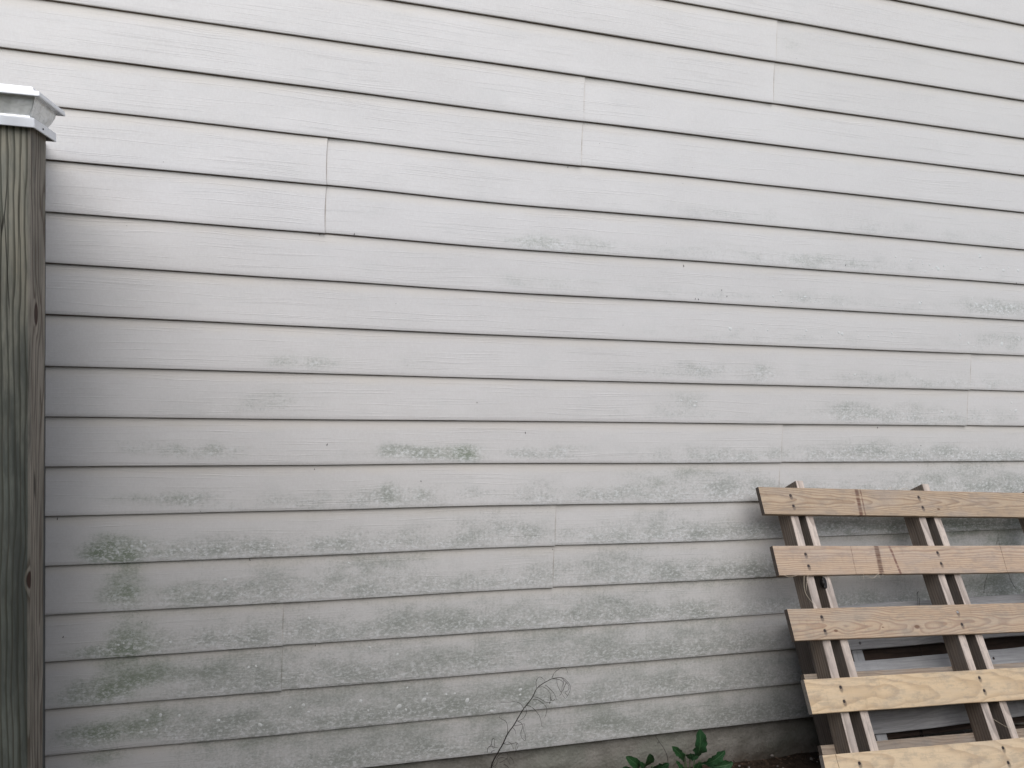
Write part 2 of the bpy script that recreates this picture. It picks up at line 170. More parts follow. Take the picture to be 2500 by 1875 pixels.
# ------------------------------------------------------------------ materials
def siding_material():
    g = G('siding_vinyl')
    P = g.pos(); oi = g.n('ShaderNodeObjectInfo').outputs['Random']
    sh = g.n('ShaderNodeVectorMath', operation='ADD'); g.l(P, sh.inputs[0]); g.l(g.comb(g.M('MULTIPLY', oi, 37.), 0., g.M('MULTIPLY', oi, 11.)), sh.inputs[1])
    Q = sh.outputs[0]
    cv = g.attr('course'); mold = g.attr('mold'); gr = g.attr('green')
    # embossed wood grain: long wavy lines, and fine fibres
    wv = g.noise(g.scl(Q, (2.2, 1, 9)), 1., 2.)
    q2 = g.sep(Q)
    zz = g.M('ADD', q2[2], g.M('MULTIPLY', wv, .030))
    gl = g.noise(g.comb(g.M('MULTIPLY', q2[0], 2.4), 0., g.M('MULTIPLY', zz, 300.)), 1., 3., .6)
    lines = g.ramp(gl, .54, .68)
    fine = g.noise(g.scl(P, (60, 1, 700)), 1., 2.)
    # cross-hatched weave the fine dirt settles in
    hat = g.noise(g.scl(P, (260, 1, 90)), 1., 3., .65)
    hat2 = g.noise(g.scl(P, (90, 1, 330)), 1., 3., .65)
    blot = g.noise(g.scl(P, (26, 1, 34)), 1., 6., .68)
    big = g.noise(g.scl(P, (3.0, 1, 5.0)), 1., 4., .6)
    mid = g.noise(g.scl(P, (9, 1, 16)), 1., 5., .6)
    speck = g.M('ADD', g.M('MULTIPLY', hat, .5), g.M('MULTIPLY', hat2, .5))
    base = g.mix(g.ramp(big, .3, .72), (.580, .557, .542), (.634, .610, .596))
    base = g.mix(g.M('MULTIPLY', g.ramp(speck, .42, .60), .22), base, (.73, .725, .71))      # chalky film
    base = g.mix(g.M('MULTIPLY', g.ramp(mid, .5, .75), .18), base, (.50, .51, .50))
    # beige dust under each butt, brightened to offset its shade; brown line in crevice
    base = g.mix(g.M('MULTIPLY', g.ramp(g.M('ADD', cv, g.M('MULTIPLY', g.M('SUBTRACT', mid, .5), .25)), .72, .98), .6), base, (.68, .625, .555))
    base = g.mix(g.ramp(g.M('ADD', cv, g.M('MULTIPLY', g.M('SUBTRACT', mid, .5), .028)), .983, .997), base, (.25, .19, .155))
    base = g.mix(g.M('MULTIPLY', lines, .06), base, (.36, .35, .34))
    pv = g.ramp(oi, 0., 1., 0., .10)
    base = g.mix(pv, base, (.40, .385, .355))
    side_ = g.ramp(g.sep(P)[0], .2, 2.2)
    base = g.mix(g.M('MULTIPLY', g.M('MULTIPLY', side_, g.ramp(big, .25, .75, .35, 1.)), .26), base, (.485, .475, .448))      # thin dull film, stronger towards the right end
    # mildew: gritty colonies, denser where the attribute says so
    brk = g.noise(g.scl(P, (11, 1, 24)), 1., 6., .62)
    dens = g.M('MULTIPLY', mold, g.ramp(brk, .30, .68, .58, 1.14))
    grit = g.noise(g.scl(P, (135, 1, 185)), 1., 5., .78)
    strk = g.noise(g.scl(P, (120, 1, 22)), 1., 3., .6)
    th = g.M('ADD', g.M('MULTIPLY', grit, .58), g.M('ADD', g.M('MULTIPLY', mid, .27), g.M('MULTIPLY', strk, .15)))
    a = g.M('ADD', g.M('MULTIPLY', dens, .315), g.M('MULTIPLY', g.M('SUBTRACT', th, .5), 1.25))
    mk = g.M('MULTIPLY', g.ramp(a, .0, .30), g.ramp(dens, .05, .32))
    film = g.ramp(dens, 0., .75)
    mcol = g.mix(gr, (.165, .18, .16), (.085, .120, .065))
    fcol = g.mix(gr, (.36, .37, .345), (.26, .30, .22))
    base = g.mix(g.M('MULTIPLY', g.M('MULTIPLY', film, g.ramp(g.M('ADD', g.M('MULTIPLY', mid, .7), g.M('MULTIPLY', blot, .3)), .36, .62, .30, 1.)), g.M('MULTIPLY_ADD', gr, .40, .52)), base, fcol)
    wsh = g.M('MULTIPLY', g.ramp(g.noise(g.scl(P, (75, 1, 130)), 1., 6., .8), .49, .60), g.M('MULTIPLY', g.ramp(dens, .10, .45), g.ramp(cv, .8, .1, .35, 1.)))
    base = g.mix(g.M('MULTIPLY', mk, .52), base, mcol)
    base = g.mix(g.M('MULTIPLY', wsh, .72), base, (.70, .705, .70))
    rim = g.M('MULTIPLY', g.M('MULTIPLY', g.ramp(cv, .16, .02), g.ramp(dens, .08, .4)), g.ramp(g.noise(g.scl(P, (30, 1, 160)), 1., 5., .75), .42, .58))
    base = g.mix(g.M('MULTIPLY', rim, .6), base, (.68, .68, .675))
    # light falloff painted in: grey tint deepening towards the ground
    pz_ = g.sep(P)[2]
    low_falloff = g.M('MULTIPLY', g.ramp(pz_, 1.35, .15), g.ramp(big, .2, .7, .55, 1.))
    base = g.mix(g.M('MULTIPLY', low_falloff, .20), base, (.29, .295, .28))
    # a few black specks
    vs = g.voro(g.scl(P, (14, 1, 14)), 1.)
    base = g.mix(g.M('MULTIPLY', g.ramp(vs, .018, .010), .8), base, (.05, .045, .04))
    h = g.M('ADD', g.M('MULTIPLY', lines, .8), g.M('ADD', g.M('MULTIPLY', fine, .25), g.M('MULTIPLY', mk, .3)))
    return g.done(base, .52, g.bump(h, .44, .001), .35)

def wood_material(name, light, dark, ring=120., warp=.03, seed=0., grey=.3, greycol=(.30, .29, .28), stains=(), knots=(), fib=.35, contrast=1., taper=.02, pith=(.0, -.03), rough=.75, axis=0, blotch=.3, smudge=()):
    """lumber sawn along its local X; growth rings wrap a pith that wanders below the face"""
    g = G(name); O = g.obj(); s = g.sep(O)
    X, Y, Z = (s[0], s[1], s[2]) if axis == 0 else (s[2], s[0], s[1])
    oi = g.n('ShaderNodeObjectInfo').outputs['Random']
    xs = g.M('ADD', X, g.M('MULTIPLY_ADD', oi, 5., seed))
    n1 = g.noise(g.comb(g.M('MULTIPLY', xs, 2.6), g.M('MULTIPLY', Y, 9.), seed), 1., 3.)
    n2 = g.noise(g.comb(g.M('MULTIPLY', xs, 3.1), seed + 4., g.M('MULTIPLY', Y, 5.)), 1., 3.)
    y = g.M('ADD', g.M('SUBTRACT', Y, pith[0]), g.M('MULTIPLY', g.M('SUBTRACT', n1, .5), warp * 2))
    z = g.M('ADD', g.M('SUBTRACT', Z, pith[1]), g.M('MULTIPLY', g.M('SUBTRACT', n2, .5), warp * 1.4))
    r = g.M('SQRT', g.M('ADD', g.M('MULTIPLY', y, y), g.M('MULTIPLY', z, z)))
    r = g.M('ADD', r, g.M('MULTIPLY', X, taper))
    kn = None
    for (kx, ky, kr) in knots:
        dx = g.M('MULTIPLY', g.M('SUBTRACT', X, kx), .55); dy = g.M('SUBTRACT', Y, ky)
        dd = g.M('SQRT', g.M('ADD', g.M('MULTIPLY', dx, dx), g.M('MULTIPLY', dy, dy)))
        bend = g.M('EXPONENT', g.M('MULTIPLY', g.M('MULTIPLY', dd, dd), -1. / (kr * 2.6) ** 2))
        r = g.M('ADD', r, g.M('MULTIPLY', bend, kr * 1.1))
        k1 = g.ramp(dd, kr, kr * .5)
        kn = k1 if kn is None else g.M('MAXIMUM', kn, k1)
    fr = g.M('FRACT', g.M('MULTIPLY', r, ring))
    late = g.M('MULTIPLY', g.ramp(fr, .35, .88), g.ramp(fr, 1., .90))
    fibre = g.noise(g.comb(g.M('MULTIPLY', xs, 14.), g.M('MULTIPLY', Y, 620.), g.M('MULTIPLY', Z, 620.)), 1., 3., .6)
    fib2 = g.noise(g.comb(g.M('MULTIPLY', xs, 3.), g.M('MULTIPLY', Y, 150.), g.M('MULTIPLY', Z, 150.)), 1., 3., .6)
    blo = g.noise(g.comb(g.M('MULTIPLY', xs, 5.), g.M('MULTIPLY', Y, 18.), g.M('MULTIPLY', Z, 18.)), 1., 4., .6)
    saw = g.noise(g.comb(g.M('MULTIPLY', xs, 90.), g.M('MULTIPLY', Y, 25.), g.M('MULTIPLY', Z, 25.)), 1., 3., .7)
    col = g.mix(g.M('MULTIPLY', late, .75 * contrast), light, dark)
    col = g.mix(g.M('MULTIPLY', g.ramp(fibre, .45, .7), fib), col, dark)
    col = g.mix(g.M('MULTIPLY', g.ramp(fib2, .5, .72), fib * .8), col, tuple(c * .55 for c in dark))
    col = g.mix(g.M('MULTIPLY', g.ramp(blo, .42, .72), grey), col, greycol)
    col = g.mix(g.M('MULTIPLY', g.ramp(saw, .55, .75), .18), col, tuple(c * .6 for c in dark))
    big = g.noise(g.comb(g.M('MULTIPLY', xs, 2.), g.M('MULTIPLY', Y, 6.), seed + 2.), 1., 3.)
    col = g.mix(g.M('MULTIPLY', g.ramp(big, .45, .7), blotch), col, tuple(c * .72 for c in light))
    if kn is not None: col = g.mix(g.M('MULTIPLY', kn, .8), col, (dark[0] * .5, dark[1] * .4, dark[2] * .35))
    for (x0, x1, wd, strg, c, brk) in stains:      # slanted band stain from (x0 at top) to (x1 at bottom)
        xc = g.M('ADD', (x0 + x1) / 2, g.M('MULTIPLY', Y, (x0 - x1) / .09))
        dist = g.M('ABSOLUTE', g.M('SUBTRACT', g.M('ADD', X, g.M('MULTIPLY', g.M('SUBTRACT', saw, .5), .006)), xc))
        mk = g.M('MULTIPLY', g.ramp(dist, wd, wd * .35), g.ramp(fib2 if brk else fibre, .30, .55, .25, 1.))
        col = g.mix(g.M('MULTIPLY', mk, strg), col, c)
    sg = None
    for (nx_, ny_) in smudge:      # iron stain bleeding down from each nail
        d1 = g.M('SUBTRACT', X, nx_ + .001); d2 = g.M('SUBTRACT', Y, ny_ - .004)
        d2 = g.M('MULTIPLY', d2, .62)
        q = g.ramp(g.M('SQRT', g.M('ADD', g.M('MULTIPLY', d1, d1), g.M('MULTIPLY', d2, d2))), .0085, .0035)
        sg = q if sg is None else g.M('MAXIMUM', sg, q)
    if sg is not None: col = g.mix(g.M('MULTIPLY', sg, .62), col, (.07, .055, .05))
    dirt = g.noise(g.comb(g.M('MULTIPLY', xs, 22.), g.M('MULTIPLY', Y, 60.), g.M('MULTIPLY', Z, 60.)), 1., 5., .7)
    col = g.mix(g.M('MULTIPLY', g.ramp(dirt, .46, .66), .36), col, tuple(c * .6 for c in greycol))
    h = g.M('ADD', g.M('MULTIPLY', fibre, .5), g.M('ADD', g.M('MULTIPLY', late, .35), g.M('MULTIPLY', saw, .25)))
    return g.done(col, rough, g.bump(h, .6, .0012), .2)

def stucco_material():
    g = G('stucco'); P = g.pos()
    a = g.noise(P, 14., 6., .65); b = g.noise(P, 130., 4., .6); c = g.voro(P, 90.)
    z = g.sep(P)[2]
    col = g.mix(g.ramp(a, .3, .7), (.205, .195, .17), (.30, .285, .255))
    col = g.mix(g.M('MULTIPLY', g.ramp(b, .5, .7), .35), col, (.20, .185, .16))
    col = g.mix(g.M('MULTIPLY', g.ramp(g.noise(P, 5., 5.), .48, .62), .35), col, (.22, .24, .20))
    # soil splash along the foot
    sp = g.ramp(g.M('ADD', z, g.M('MULTIPLY', g.M('SUBTRACT', a, .5), .10)), .10, .0)
    col = g.mix(g.M('MULTIPLY', sp, .7), col, (.10, .075, .055))
    h = g.M('ADD', g.M('MULTIPLY', b, 1.), g.M('ADD', g.M('MULTIPLY', c, .7), g.M('MULTIPLY', a, 1.2)))
    return g.done(col, .92, g.bump(h, .65, .003), .15)

def soil_material():
    g = G('soil'); P = g.pos()
    a = g.noise(P, 6., 6., .65); b = g.noise(P, 60., 5., .7); c = g.voro(P, 45.)
    col = g.mix(g.ramp(a, .35, .65), (.035, .025, .018), (.075, .052, .037))
    col = g.mix(g.M('MULTIPLY', g.ramp(b, .55, .7), .6), col, (.20, .13, .085))
    yard = g.ramp(g.M('ADD', g.sep(P)[1], g.M('MULTIPLY', g.M('SUBTRACT', a, .5), .5)), 1.5, .9)      # unseen dry lawn away from the house, added to bounce light
    col = g.mix(yard, col, g.mix(b, (.13, .125, .075), (.22, .19, .125)))
    return g.done(col, .95, g.bump(g.M('ADD', b, c), 1., .01), .1)

def plain(name, col, rough=.6, metal=0., nz=0., nscale=60., spec=.3, dark=None, bump=0.):
    g = G(name); P = g.obj(); f = g.noise(P, nscale, 4., .6)
    c = g.mix(g.M('MULTIPLY', g.ramp(f, .35, .7), nz), col, dark or tuple(x * .5 for x in col))
    return g.done(c, rough, g.bump(f, bump, .001) if bump else None, spec, metal)

M_SID = siding_material(); M_STU = stucco_material(); M_SOIL = soil_material()

# ------------------------------------------------------------------ ground
bm = bmesh.new(); NX, NY = 130, 70
vs = []
for j in range(NY):
    for i in range(NX):
        fx = (i / (NX - 1)) * 2 - 1; fy = (j / (NY - 1)) * 2 - 1
        x = 1.6 + 1.8 * fx + 60 * fx ** 7; y = 1.6 + 1.2 * fy + 60 * fy ** 7
        near = math.exp(-((x - 1.6) ** 2 + (y - 1.8) ** 2) / 8)
        z = .012 * noise.noise(Vector((x * 3, y * 3, 0))) + .010 * near * noise.noise(Vector((x * 14, y * 14, 4)))
        if y > 1.85: z += .03 * min(1, (y - 1.85) / .3) * (.6 + .6 * noise.noise(Vector((x * 4, 3, 1)))) * near
        vs.append(bm.verts.new((x, y, z)))
for j in range(NY - 1):
    for i in range(NX - 1):
        a = j * NX + i; bm.faces.new((vs[a], vs[a + 1], vs[a + NX + 1], vs[a + NX]))
g0 = link('ground', bm_mesh('ground', bm, True), M_SOIL); tag(g0, kind='structure')

# ------------------------------------------------------------------ house wall
house = empty('house_wall', (0, WALL + .05, 0), 'off-white lap siding wall of a house, mildewed towards the bottom, on a rough stucco footing', 'wall')
MEAS = {   # measured height error of each butt line (in courses) at five stations
 'x': (-.45, .02, .55, 1.27, 2.4)}
TAB = {0: (0, .01, .015, .027, .02), 1: (.024, -.011, -.012, .005, 0), 2: (.008, -.007, -.007, -.02, -.02), 3: (.001, .007, .004, -.027, -.02), 4: (-.023, -.025, 0, -.026, -.02),
 5: (-.01, -.01, .022, -.007, 0), 6: (-.002, .008, .03, -.009, 0), 7: (.005, .003, .023, -.004, .003), 8: (.003, .003, .012, .002, .008), 9: (.008, -.002, -.008, -.001, .009),
 10: (.02, .001, -.013, .002, .024), 11: (.018, -.001, -.032, -.004, .012), 12: (.007, -.008, -.047, -.004, .024), 13: (.01, .005, -.043, .001, -.012), 14: (.027, .004, -.035, -.004, .004),
 15: (.015, .002, -.019, -.003, .011), 16: (.002, -.001, .005, -.012, .002), 17: (0, .005, .014, -.007, .015), 18: (0, .005, .01, .008, -.002), 19: (0, 0, 0, 0, -.008)}
def dz(k, x):
    t = TAB.get(k)
    w = .0009 * noise.noise(Vector((x * 2.2, k * 7.3, 0)))
    if not t: return w
    xs = MEAS['x']
    if x <= xs[0]: return t[0] * CO + w
    for i in range(4):
        if x <= xs[i + 1]:
            f = (x - xs[i]) / (xs[i + 1] - xs[i]); f = f * f * (3 - 2 * f)
            return (t[i] + (t[i + 1] - t[i]) * f) * CO + w
    return t[4] * CO + w
def moldval(x, z, k):
    """mildew density, deepened low down for light falloff, and greenness at a wall point (patches read off the photograph)"""
    s = 0; gsum = 0
    cv = ((z - Z0) / CO) % 1
    for (cx, cz, rx, rz, st, gg) in MOLD:
        dx = abs(x - cx) / (rx * 1.25)
        if dx > 1.6: continue
        q = dx * dx + ((z - cz) / (rz * 1.25)) ** 2
        if q < 2.6:
            e = st * math.exp(-q * 1.6); s += e; gsum += e * gg
    hgt = (z - Z0) / CO
    low = max(0, min(1, (8.5 - hgt) / 8))  # low courses: real mildew plus a painted falloff of light
    nzv = .5 + .5 * noise.noise(Vector((x * 2.1, z * 4.3, 5)))
    bandv = max(0, 1 - abs(cv - .22) / .38)
    farleft = max(.0, min(1, (x + .36) / .14))
    rt = max(0, min(1, (x - .6) / 1.2)); e = (.74 * low * bandv * nzv + .20 * low + .22 * low * nzv + ((.16 + .16 * rt) * nzv * bandv + .05 * rt if hgt < 14 else .04)) * farleft
    s += e; gsum += e * .25
    return 1.05 * (1 - math.exp(-s * 1.15)), (gsum / s if s > 1e-4 else 0)
PROF = [(0.0082, 0.0072), (0.0074, 0.0045), (0.0068, 0.0008), (0.00266, -0.0002), (0.00061, 0.0006), (0.0, 0.0025), (0.00053, 0.012), (0.00137, 0.025), (0.00274, 0.043), (0.00403, 0.062), (0.00532, 0.081), (0.00654, 0.099), (0.00752, 0.113), (0.00806, 0.12), (0.00828, 0.1235), (0.00844, 0.1255), (0.00866, 0.1275), (0.00897, 0.1315)]
def relief(x, k, pz): return .0012 * noise.noise(Vector((x * 1.3, k * 3.1 + pz * 5, 9)))
def face_y(x, z):
    r = (z - Z0) / CO; k = int(r // 1); pz = (r - k) * CO; kl = k - (k % 2)
    for (a, b) in zip(PROF[5:], PROF[6:]):
        if a[1] <= pz <= b[1]: y = a[0] + (b[0] - a[0]) * (pz - a[1]) / (b[1] - a[1]); break
    else: y = 0.
    return WALL + y + relief(x, k, pz + (k - kl) * CO)
def siding_panel(k, xa, xb, lapL, lapR):
    """one double-course plank; k = lower course; lapL: its left end is tucked under the neighbour"""
    xs = []; x = xa
    while x < xb - 1e-4:
        xs.append(x); x += .02 if -1.0 < x < 2.9 else .25
    xs.append(xb)
    if lapL: j0 = xa + .025; xs = [x for x in xs if x < j0 - .004 or x > j0 + .014] + [j0, j0 + .0006 + .0040 * max(0, j0) / WALL, j0 + .0014 + .0040 * max(0, j0) / WALL, j0 + .012]; xs.sort()
    if lapR: xs = [x for x in xs if x < xb - .012] + [xb - .008, xb - .003, xb]
    prof = [(y, z, z / CO, 0) for y, z in PROF] + [(y, z + CO, z / CO, 1) for y, z in PROF]
    V = []; A = []; B = []; Cc = []
    for x in xs:
        for (py, pz, cv, kk) in prof:
            xx = x
            if lapR and x > xb - .05:      # the cut end is not quite plumb and bows a little
                f = (pz / (2 * CO)); xx = x + (.0025 * math.sin((pz % CO) / CO * math.pi) * -1 + .001 * f) * max(0, (x - xb + .05) / .05)
            fr = max(0., min(1., pz / CO - kk)); h = dz(k + kk, x) * (1 - fr) + dz(k + kk + 1, x) * fr
            if cv > 1: h = dz(k + kk + 1, x)
            y = WALL + py + relief(x, k + kk, pz) * min(1, abs(x - xa) * 8, abs(xb - x) * 8)
            if lapL: y += .0036 * max(0, 1 - (x - xa) / .10); h += .0013 * max(0, 1 - (x - xa) / .6)
            if lapR: y -= .0016 * max(0, 1 - (xb - x) / .05)
            z = Z0 + k * CO + pz + h
            if lapL and x < xa + .025 + .0009 + .0040 * max(0, xa) / WALL: cv = .98
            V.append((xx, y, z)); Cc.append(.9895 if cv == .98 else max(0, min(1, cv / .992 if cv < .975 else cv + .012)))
            if -1.1 < x < 3:
                mv = moldval(xx, z - h, k + kk)
            else: mv = (.15, .2)
            A.append(mv[0]); B.append(mv[1])
    n = len(prof); F = []
    for i in range(len(xs) - 1):
        for j in range(n - 1):
            a = i * n + j; F.append((a, a + n, a + n + 1, a + 1))
    # thickness at the ends
    for (i0, sgn) in ((0, -1), (len(xs) - 1, 1)):
        b0 = len(V)
        for j in range(n):
            v = V[i0 * n + j]; V.append((v[0], v[1] + .0013, v[2])); A.append(0); B.append(0); Cc.append(.5)
        for j in range(n - 1):
            a = i0 * n + j; F.append((a, a + 1, b0 + j + 1, b0 + j) if sgn > 0 else (a + 1, a, b0 + j, b0 + j + 1))
    me = mesh_from('siding_panel', V, F, True)
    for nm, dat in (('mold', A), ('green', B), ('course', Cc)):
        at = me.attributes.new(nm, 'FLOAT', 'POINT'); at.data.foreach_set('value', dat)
    me.set_sharp_from_angle(angle=math.radians(28))
    o = link('siding_panel', me, M_SID, house, Matrix.Identity(4))
    return o
JOINT = {0: -.78, 2: -.014, 4: .772, 6: 1.546, 8: 2.295, 10: -.66, 12: .071, 14: .797, 16: 1.426, 18: 2.9, 20: 3.4}
XL, XR = -3.2, 5.4
for k in range(0, 34, 2):
    j = JOINT.get(k, ((k * 1.37) % 3.6) - 1.5)
    js = sorted(q for q in (j - 3.66, j, j + 3.66) if XL + .2 < q < XR - .2)
    ed = [XL] + js + [XR]
    for i in range(len(ed) - 1):
        a, b = ed[i], ed[i + 1]
        siding_panel(k, a - (.025 if i else 0), b, i > 0, i < len(ed) - 2)
# sheathing behind the planks, and the footing
bm = bmesh.new(); bmesh.ops.create_cube(bm, size=1)
bmesh.ops.scale(bm, vec=(XR - XL, .10, 34 * CO - .02), verts=bm.verts); bmesh.ops.translate(bm, vec=((XL + XR) / 2, WALL + .075, Z0 + 17 * CO), verts=bm.verts)
link('sheathing', bm_mesh('sheathing', bm), plain('sheathing', (.12, .10, .08), .9), house, Matrix.Identity(4))
V = []; F = []; nx, nz = 430, 26
for j in range(nz):
    for i in range(nx):
        x = XL + (XR - XL) * i / (nx - 1); z = -.12 + (Z0 + .03 + .12) * j / (nz - 1)
        dy = .005 * noise.noise(Vector((x * 9, z * 9, 2))) + .0035 * noise.noise(Vector((x * 28, z * 28, 7))) + .002 * noise.noise(Vector((x * 60, z * 60, 1)))
        V.append((x, WALL + .022 + dy, z))
for j in range(nz - 1):
    for i in range(nx - 1):
        a = j * nx + i; F.append((a, a + 1, a + nx + 1, a + nx))
link('footing', mesh_from('footing', V, F, True), M_STU, house, Matrix.Identity(4))
# lichen spots: thin pale crusts scattered on the planks
V = []; F = []
for (x, z, r) in SPOTS:
    y = face_y(x, z)
    b = len(V); n = 11; V.append((x, y - .0007, z)); ph = random.random() * 6; r *= .92
    for ring, rr_ in ((0, .75), (1, 1.)):
        for t in range(n):
            th = 2 * math.pi * t / n; q = r * rr_ * (1 + .16 * math.sin(2 * th + ph) + .10 * random.uniform(-1, 1))
            dzz = q * math.sin(th); V.append((x + q * math.cos(th), y - (.0006 if ring == 0 else -.0002) + .088 * dzz, z + dzz))
    for t in range(n):
        t2 = (t + 1) % n
        F.append((b, b + 1 + t2, b + 1 + t)); F.append((b + 1 + t, b + 1 + t2, b + 1 + n + t2, b + 1 + n + t))
o = link('lichen_spots', mesh_from('lichen_spots', V, F, True), plain('lichen', (.60, .605, .59), .9, nz=.5, nscale=260., dark=(.50, .51, .49)), house, Matrix.Identity(4))
tag(o, kind='stuff')
V = []; F = []
for (x, z) in SPECKS:
    y = face_y(x, z) - .0006
    a = random.uniform(-.6, .6) + 1.57; L = random.uniform(.0012, .0032)
    tube_into(V, F, [(x - L * math.cos(a), y, z - L * math.sin(a)), (x, y - .0012, z), (x + L * math.cos(a), y, z + L * math.sin(a))], .0011, .0005, 5)
o = link('dead_insects', mesh_from('dead_insects', V, F), plain('black_chitin', (.02, .017, .015), .5), house, Matrix.Identity(4)); tag(o, kind='stuff')

# ------------------------------------------------------------------ pallets
def plank_mesh(L, Wd, T, wob=.0012, ch=.0015, seed=0, nseg=14, side=0, notch=()):
    """a sawn board: X length, Y width (+Y = up the face), Z thickness (+Z = outward face); edges eased and a little uneven"""
    V = []; F = []
    for i in range(nseg + 1):
        f = i / nseg; x = (f - .5) * L
        w1 = Wd / 2 + wob * noise.noise(Vector((x * 5, seed, 1))); w0 = -Wd / 2 + wob * noise.noise(Vector((x * 5, seed, 5)))
        zt = T / 2 + wob * .5 * noise.noise(Vector((x * 4, seed, 8))); zb = -T / 2
        for (yy, z) in ((w0 + ch, zt), (w1 - ch, zt), (w1, zt - ch), (w1, zb + ch), (w1 - ch, zb), (w0 + ch, zb), (w0, zb + ch), (w0, zt - ch)):
            xo = x
            if i == 0 and notch: xo += notch[0] * (yy / Wd)
            V.append((xo, yy, z))
    for i in range(nseg):
        for k in range(8):
            k2 = (k + 1) % 8; a = i * 8
            F.append((a + k, a + 8 + k, a + 8 + k2, a + k2))
    F.append(tuple(range(8))); F.append(tuple(nseg * 8 + k for k in range(8))[::-1])
    bm = bmesh.new(); ends = {len(F) - 1, len(F) - 2}
    vv = [bm.verts.new(v) for v in V]
    for q, f in enumerate(F):
        fc = bm.faces.new([vv[i] for i in f])
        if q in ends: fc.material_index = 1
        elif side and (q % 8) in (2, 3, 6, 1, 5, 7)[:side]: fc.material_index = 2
    return bm_mesh('board', bm)
NAILM = plain('rusty_nail', (.05, .038, .036), .5, .4, nz=.5, nscale=400., dark=(.02, .015, .012))
NAILB = plain('bright_nail', (.42, .40, .38), .35, .8)
def nail_mesh(r=.0044):
    bm = bmesh.new()
    V = []; n = 12
    prof = [(.0, -.0004), (r * .55, -.0002), (r * .8, .0002), (r, .0), (r * 1.1, -.0018), (r * 1.15, -.004)]
    rows = []
    for (rr_, z) in prof:
        rows.append([bm.verts.new((rr_ * math.cos(2 * math.pi * t / n), rr_ * math.sin(2 * math.pi * t / n), z)) for t in range(n)] if rr_ > 0 else [bm.verts.new((0, 0, z))])
    for a, b in zip(rows, rows[1:]):
        for t in range(n):
            t2 = (t + 1) % n
            if len(a) == 1: bm.faces.new((a[0], b[t], b[t2]))
            else: bm.faces.new((a[t], b[t], b[t2], a[t2]))
    return bm_mesh('nail', bm, True)
NM = nail_mesh(); NM.materials.append(NAILM)
NM2 = nail_mesh(.0036); NM2.materials.append(NAILB)
SCL = 1.008
O_A = Vector((1.403083, 2.062993, -.455036)) * SCL + Vector((0, 0, EYE))
U_A = Vector((.999431, -.004808, -.033385)); V_A = Vector((-.030833, -.531495, -.8465)); N_A = Vector((.013674, -.847048, .531341))
def frame_pos(O, U, V, N, u, v, t):  return O + U * u * SCL + V * v * SCL - N * t * SCL
def mat_from(P, X, Y, Z):
    m = Matrix.Identity(4)
    for i in range(3): m[i][0] = X[i]; m[i][1] = Y[i]; m[i][2] = Z[i]; m[i][3] = P[i]
    return m
def place_board(root, fr, u0, u1, v0, v1, t0, t1, mat, name='board', seed=0, rot=0., nails=(), label=None, notch=(), wob=.0012, bright=(), nseg=14):
    """board whose length runs along u"""
    O, U, V, N = fr
    P = frame_pos(O, U, V, N, (u0 + u1) / 2, (v0 + v1) / 2, (t0 + t1) / 2)
    R = Matrix.Rotation(rot, 4, N); X = (R @ U.to_4d()).to_3d(); Y = -(R @ V.to_4d()).to_3d()
    W = mat_from(P, X, Y, N)
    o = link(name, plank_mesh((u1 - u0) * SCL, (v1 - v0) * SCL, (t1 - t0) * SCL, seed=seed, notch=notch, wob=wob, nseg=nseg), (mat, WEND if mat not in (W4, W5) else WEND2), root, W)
    if label: o['label'] = label
    for i, (nu, nv) in enumerate(nails):
        Pn = frame_pos(O, U, V, N, nu, nv, t0) + N * .0004
        link('nail', NM2 if i in bright else NM, None, o, mat_from(Pn, U, -V, N))
    return o
def place_stringer(root, fr, u0, u1, v0, v1, t0, t1, mat, skew=0., seed=0, name='stringer', side_mat=None):
    """lumber whose length runs down v; its face of thickness looks along n"""
    O, U, V, N = fr
    P = frame_pos(O, U, V, N, (u0 + u1) / 2 + skew / 2, (v0 + v1) / 2, (t0 + t1) / 2)
    a = math.atan2(skew, (v1 - v0)); X = (V * math.cos(a) + U * math.sin(a)); Y = (U * math.cos(a) - V * math.sin(a))
    W = mat_from(P, X, Y, X.cross(Y) if X.cross(Y).dot(N) > 0 else X.cross(Y))
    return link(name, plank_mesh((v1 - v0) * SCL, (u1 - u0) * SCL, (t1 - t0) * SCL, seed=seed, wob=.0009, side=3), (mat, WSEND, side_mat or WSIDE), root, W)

BRN = (.13, .065, .045)
def sm(vc, ns): return tuple(((u - .61) * SCL, -(v - vc) * SCL) for u, v in ns)
NL = {1: [(.109, .027), (.110, .061), (.604, .024), (.607, .059), (1.10, .026), (1.10, .06)], 2: [(.109, .214), (.109, .250), (.605, .211), (.605, .246), (1.10, .214), (1.10, .25)],
 3: [(.109, .400), (.108, .439), (.605, .398), (.606, .435), (1.10, .40), (1.10, .436)], 4: [(.112, .593), (.112, .630), (.604, .590), (.606, .626), (1.10, .59), (1.10, .63)],
 5: [(.110, .785), (.110, .82), (.604, .780), (.605, .818), (1.10, .78), (1.10, .82)]}
W1 = wood_material('pine_board_cathedral', (0.436, 0.337, 0.239), (0.205, 0.127, 0.078), ring=205, warp=.022, seed=1.3, grey=.5, greycol=(.31, .27, .24), stains=((-.247, -.257, .010, .85, (.11, .05, .035), 1), (-.232, -.241, .004, .7, (.12, .055, .04), 1), (.505, .515, .004, .4, BRN, 1)), knots=((.06, -.02, .0045),), taper=.035, pith=(.003, -.020), smudge=sm(.0445, NL[1]), contrast=.8)
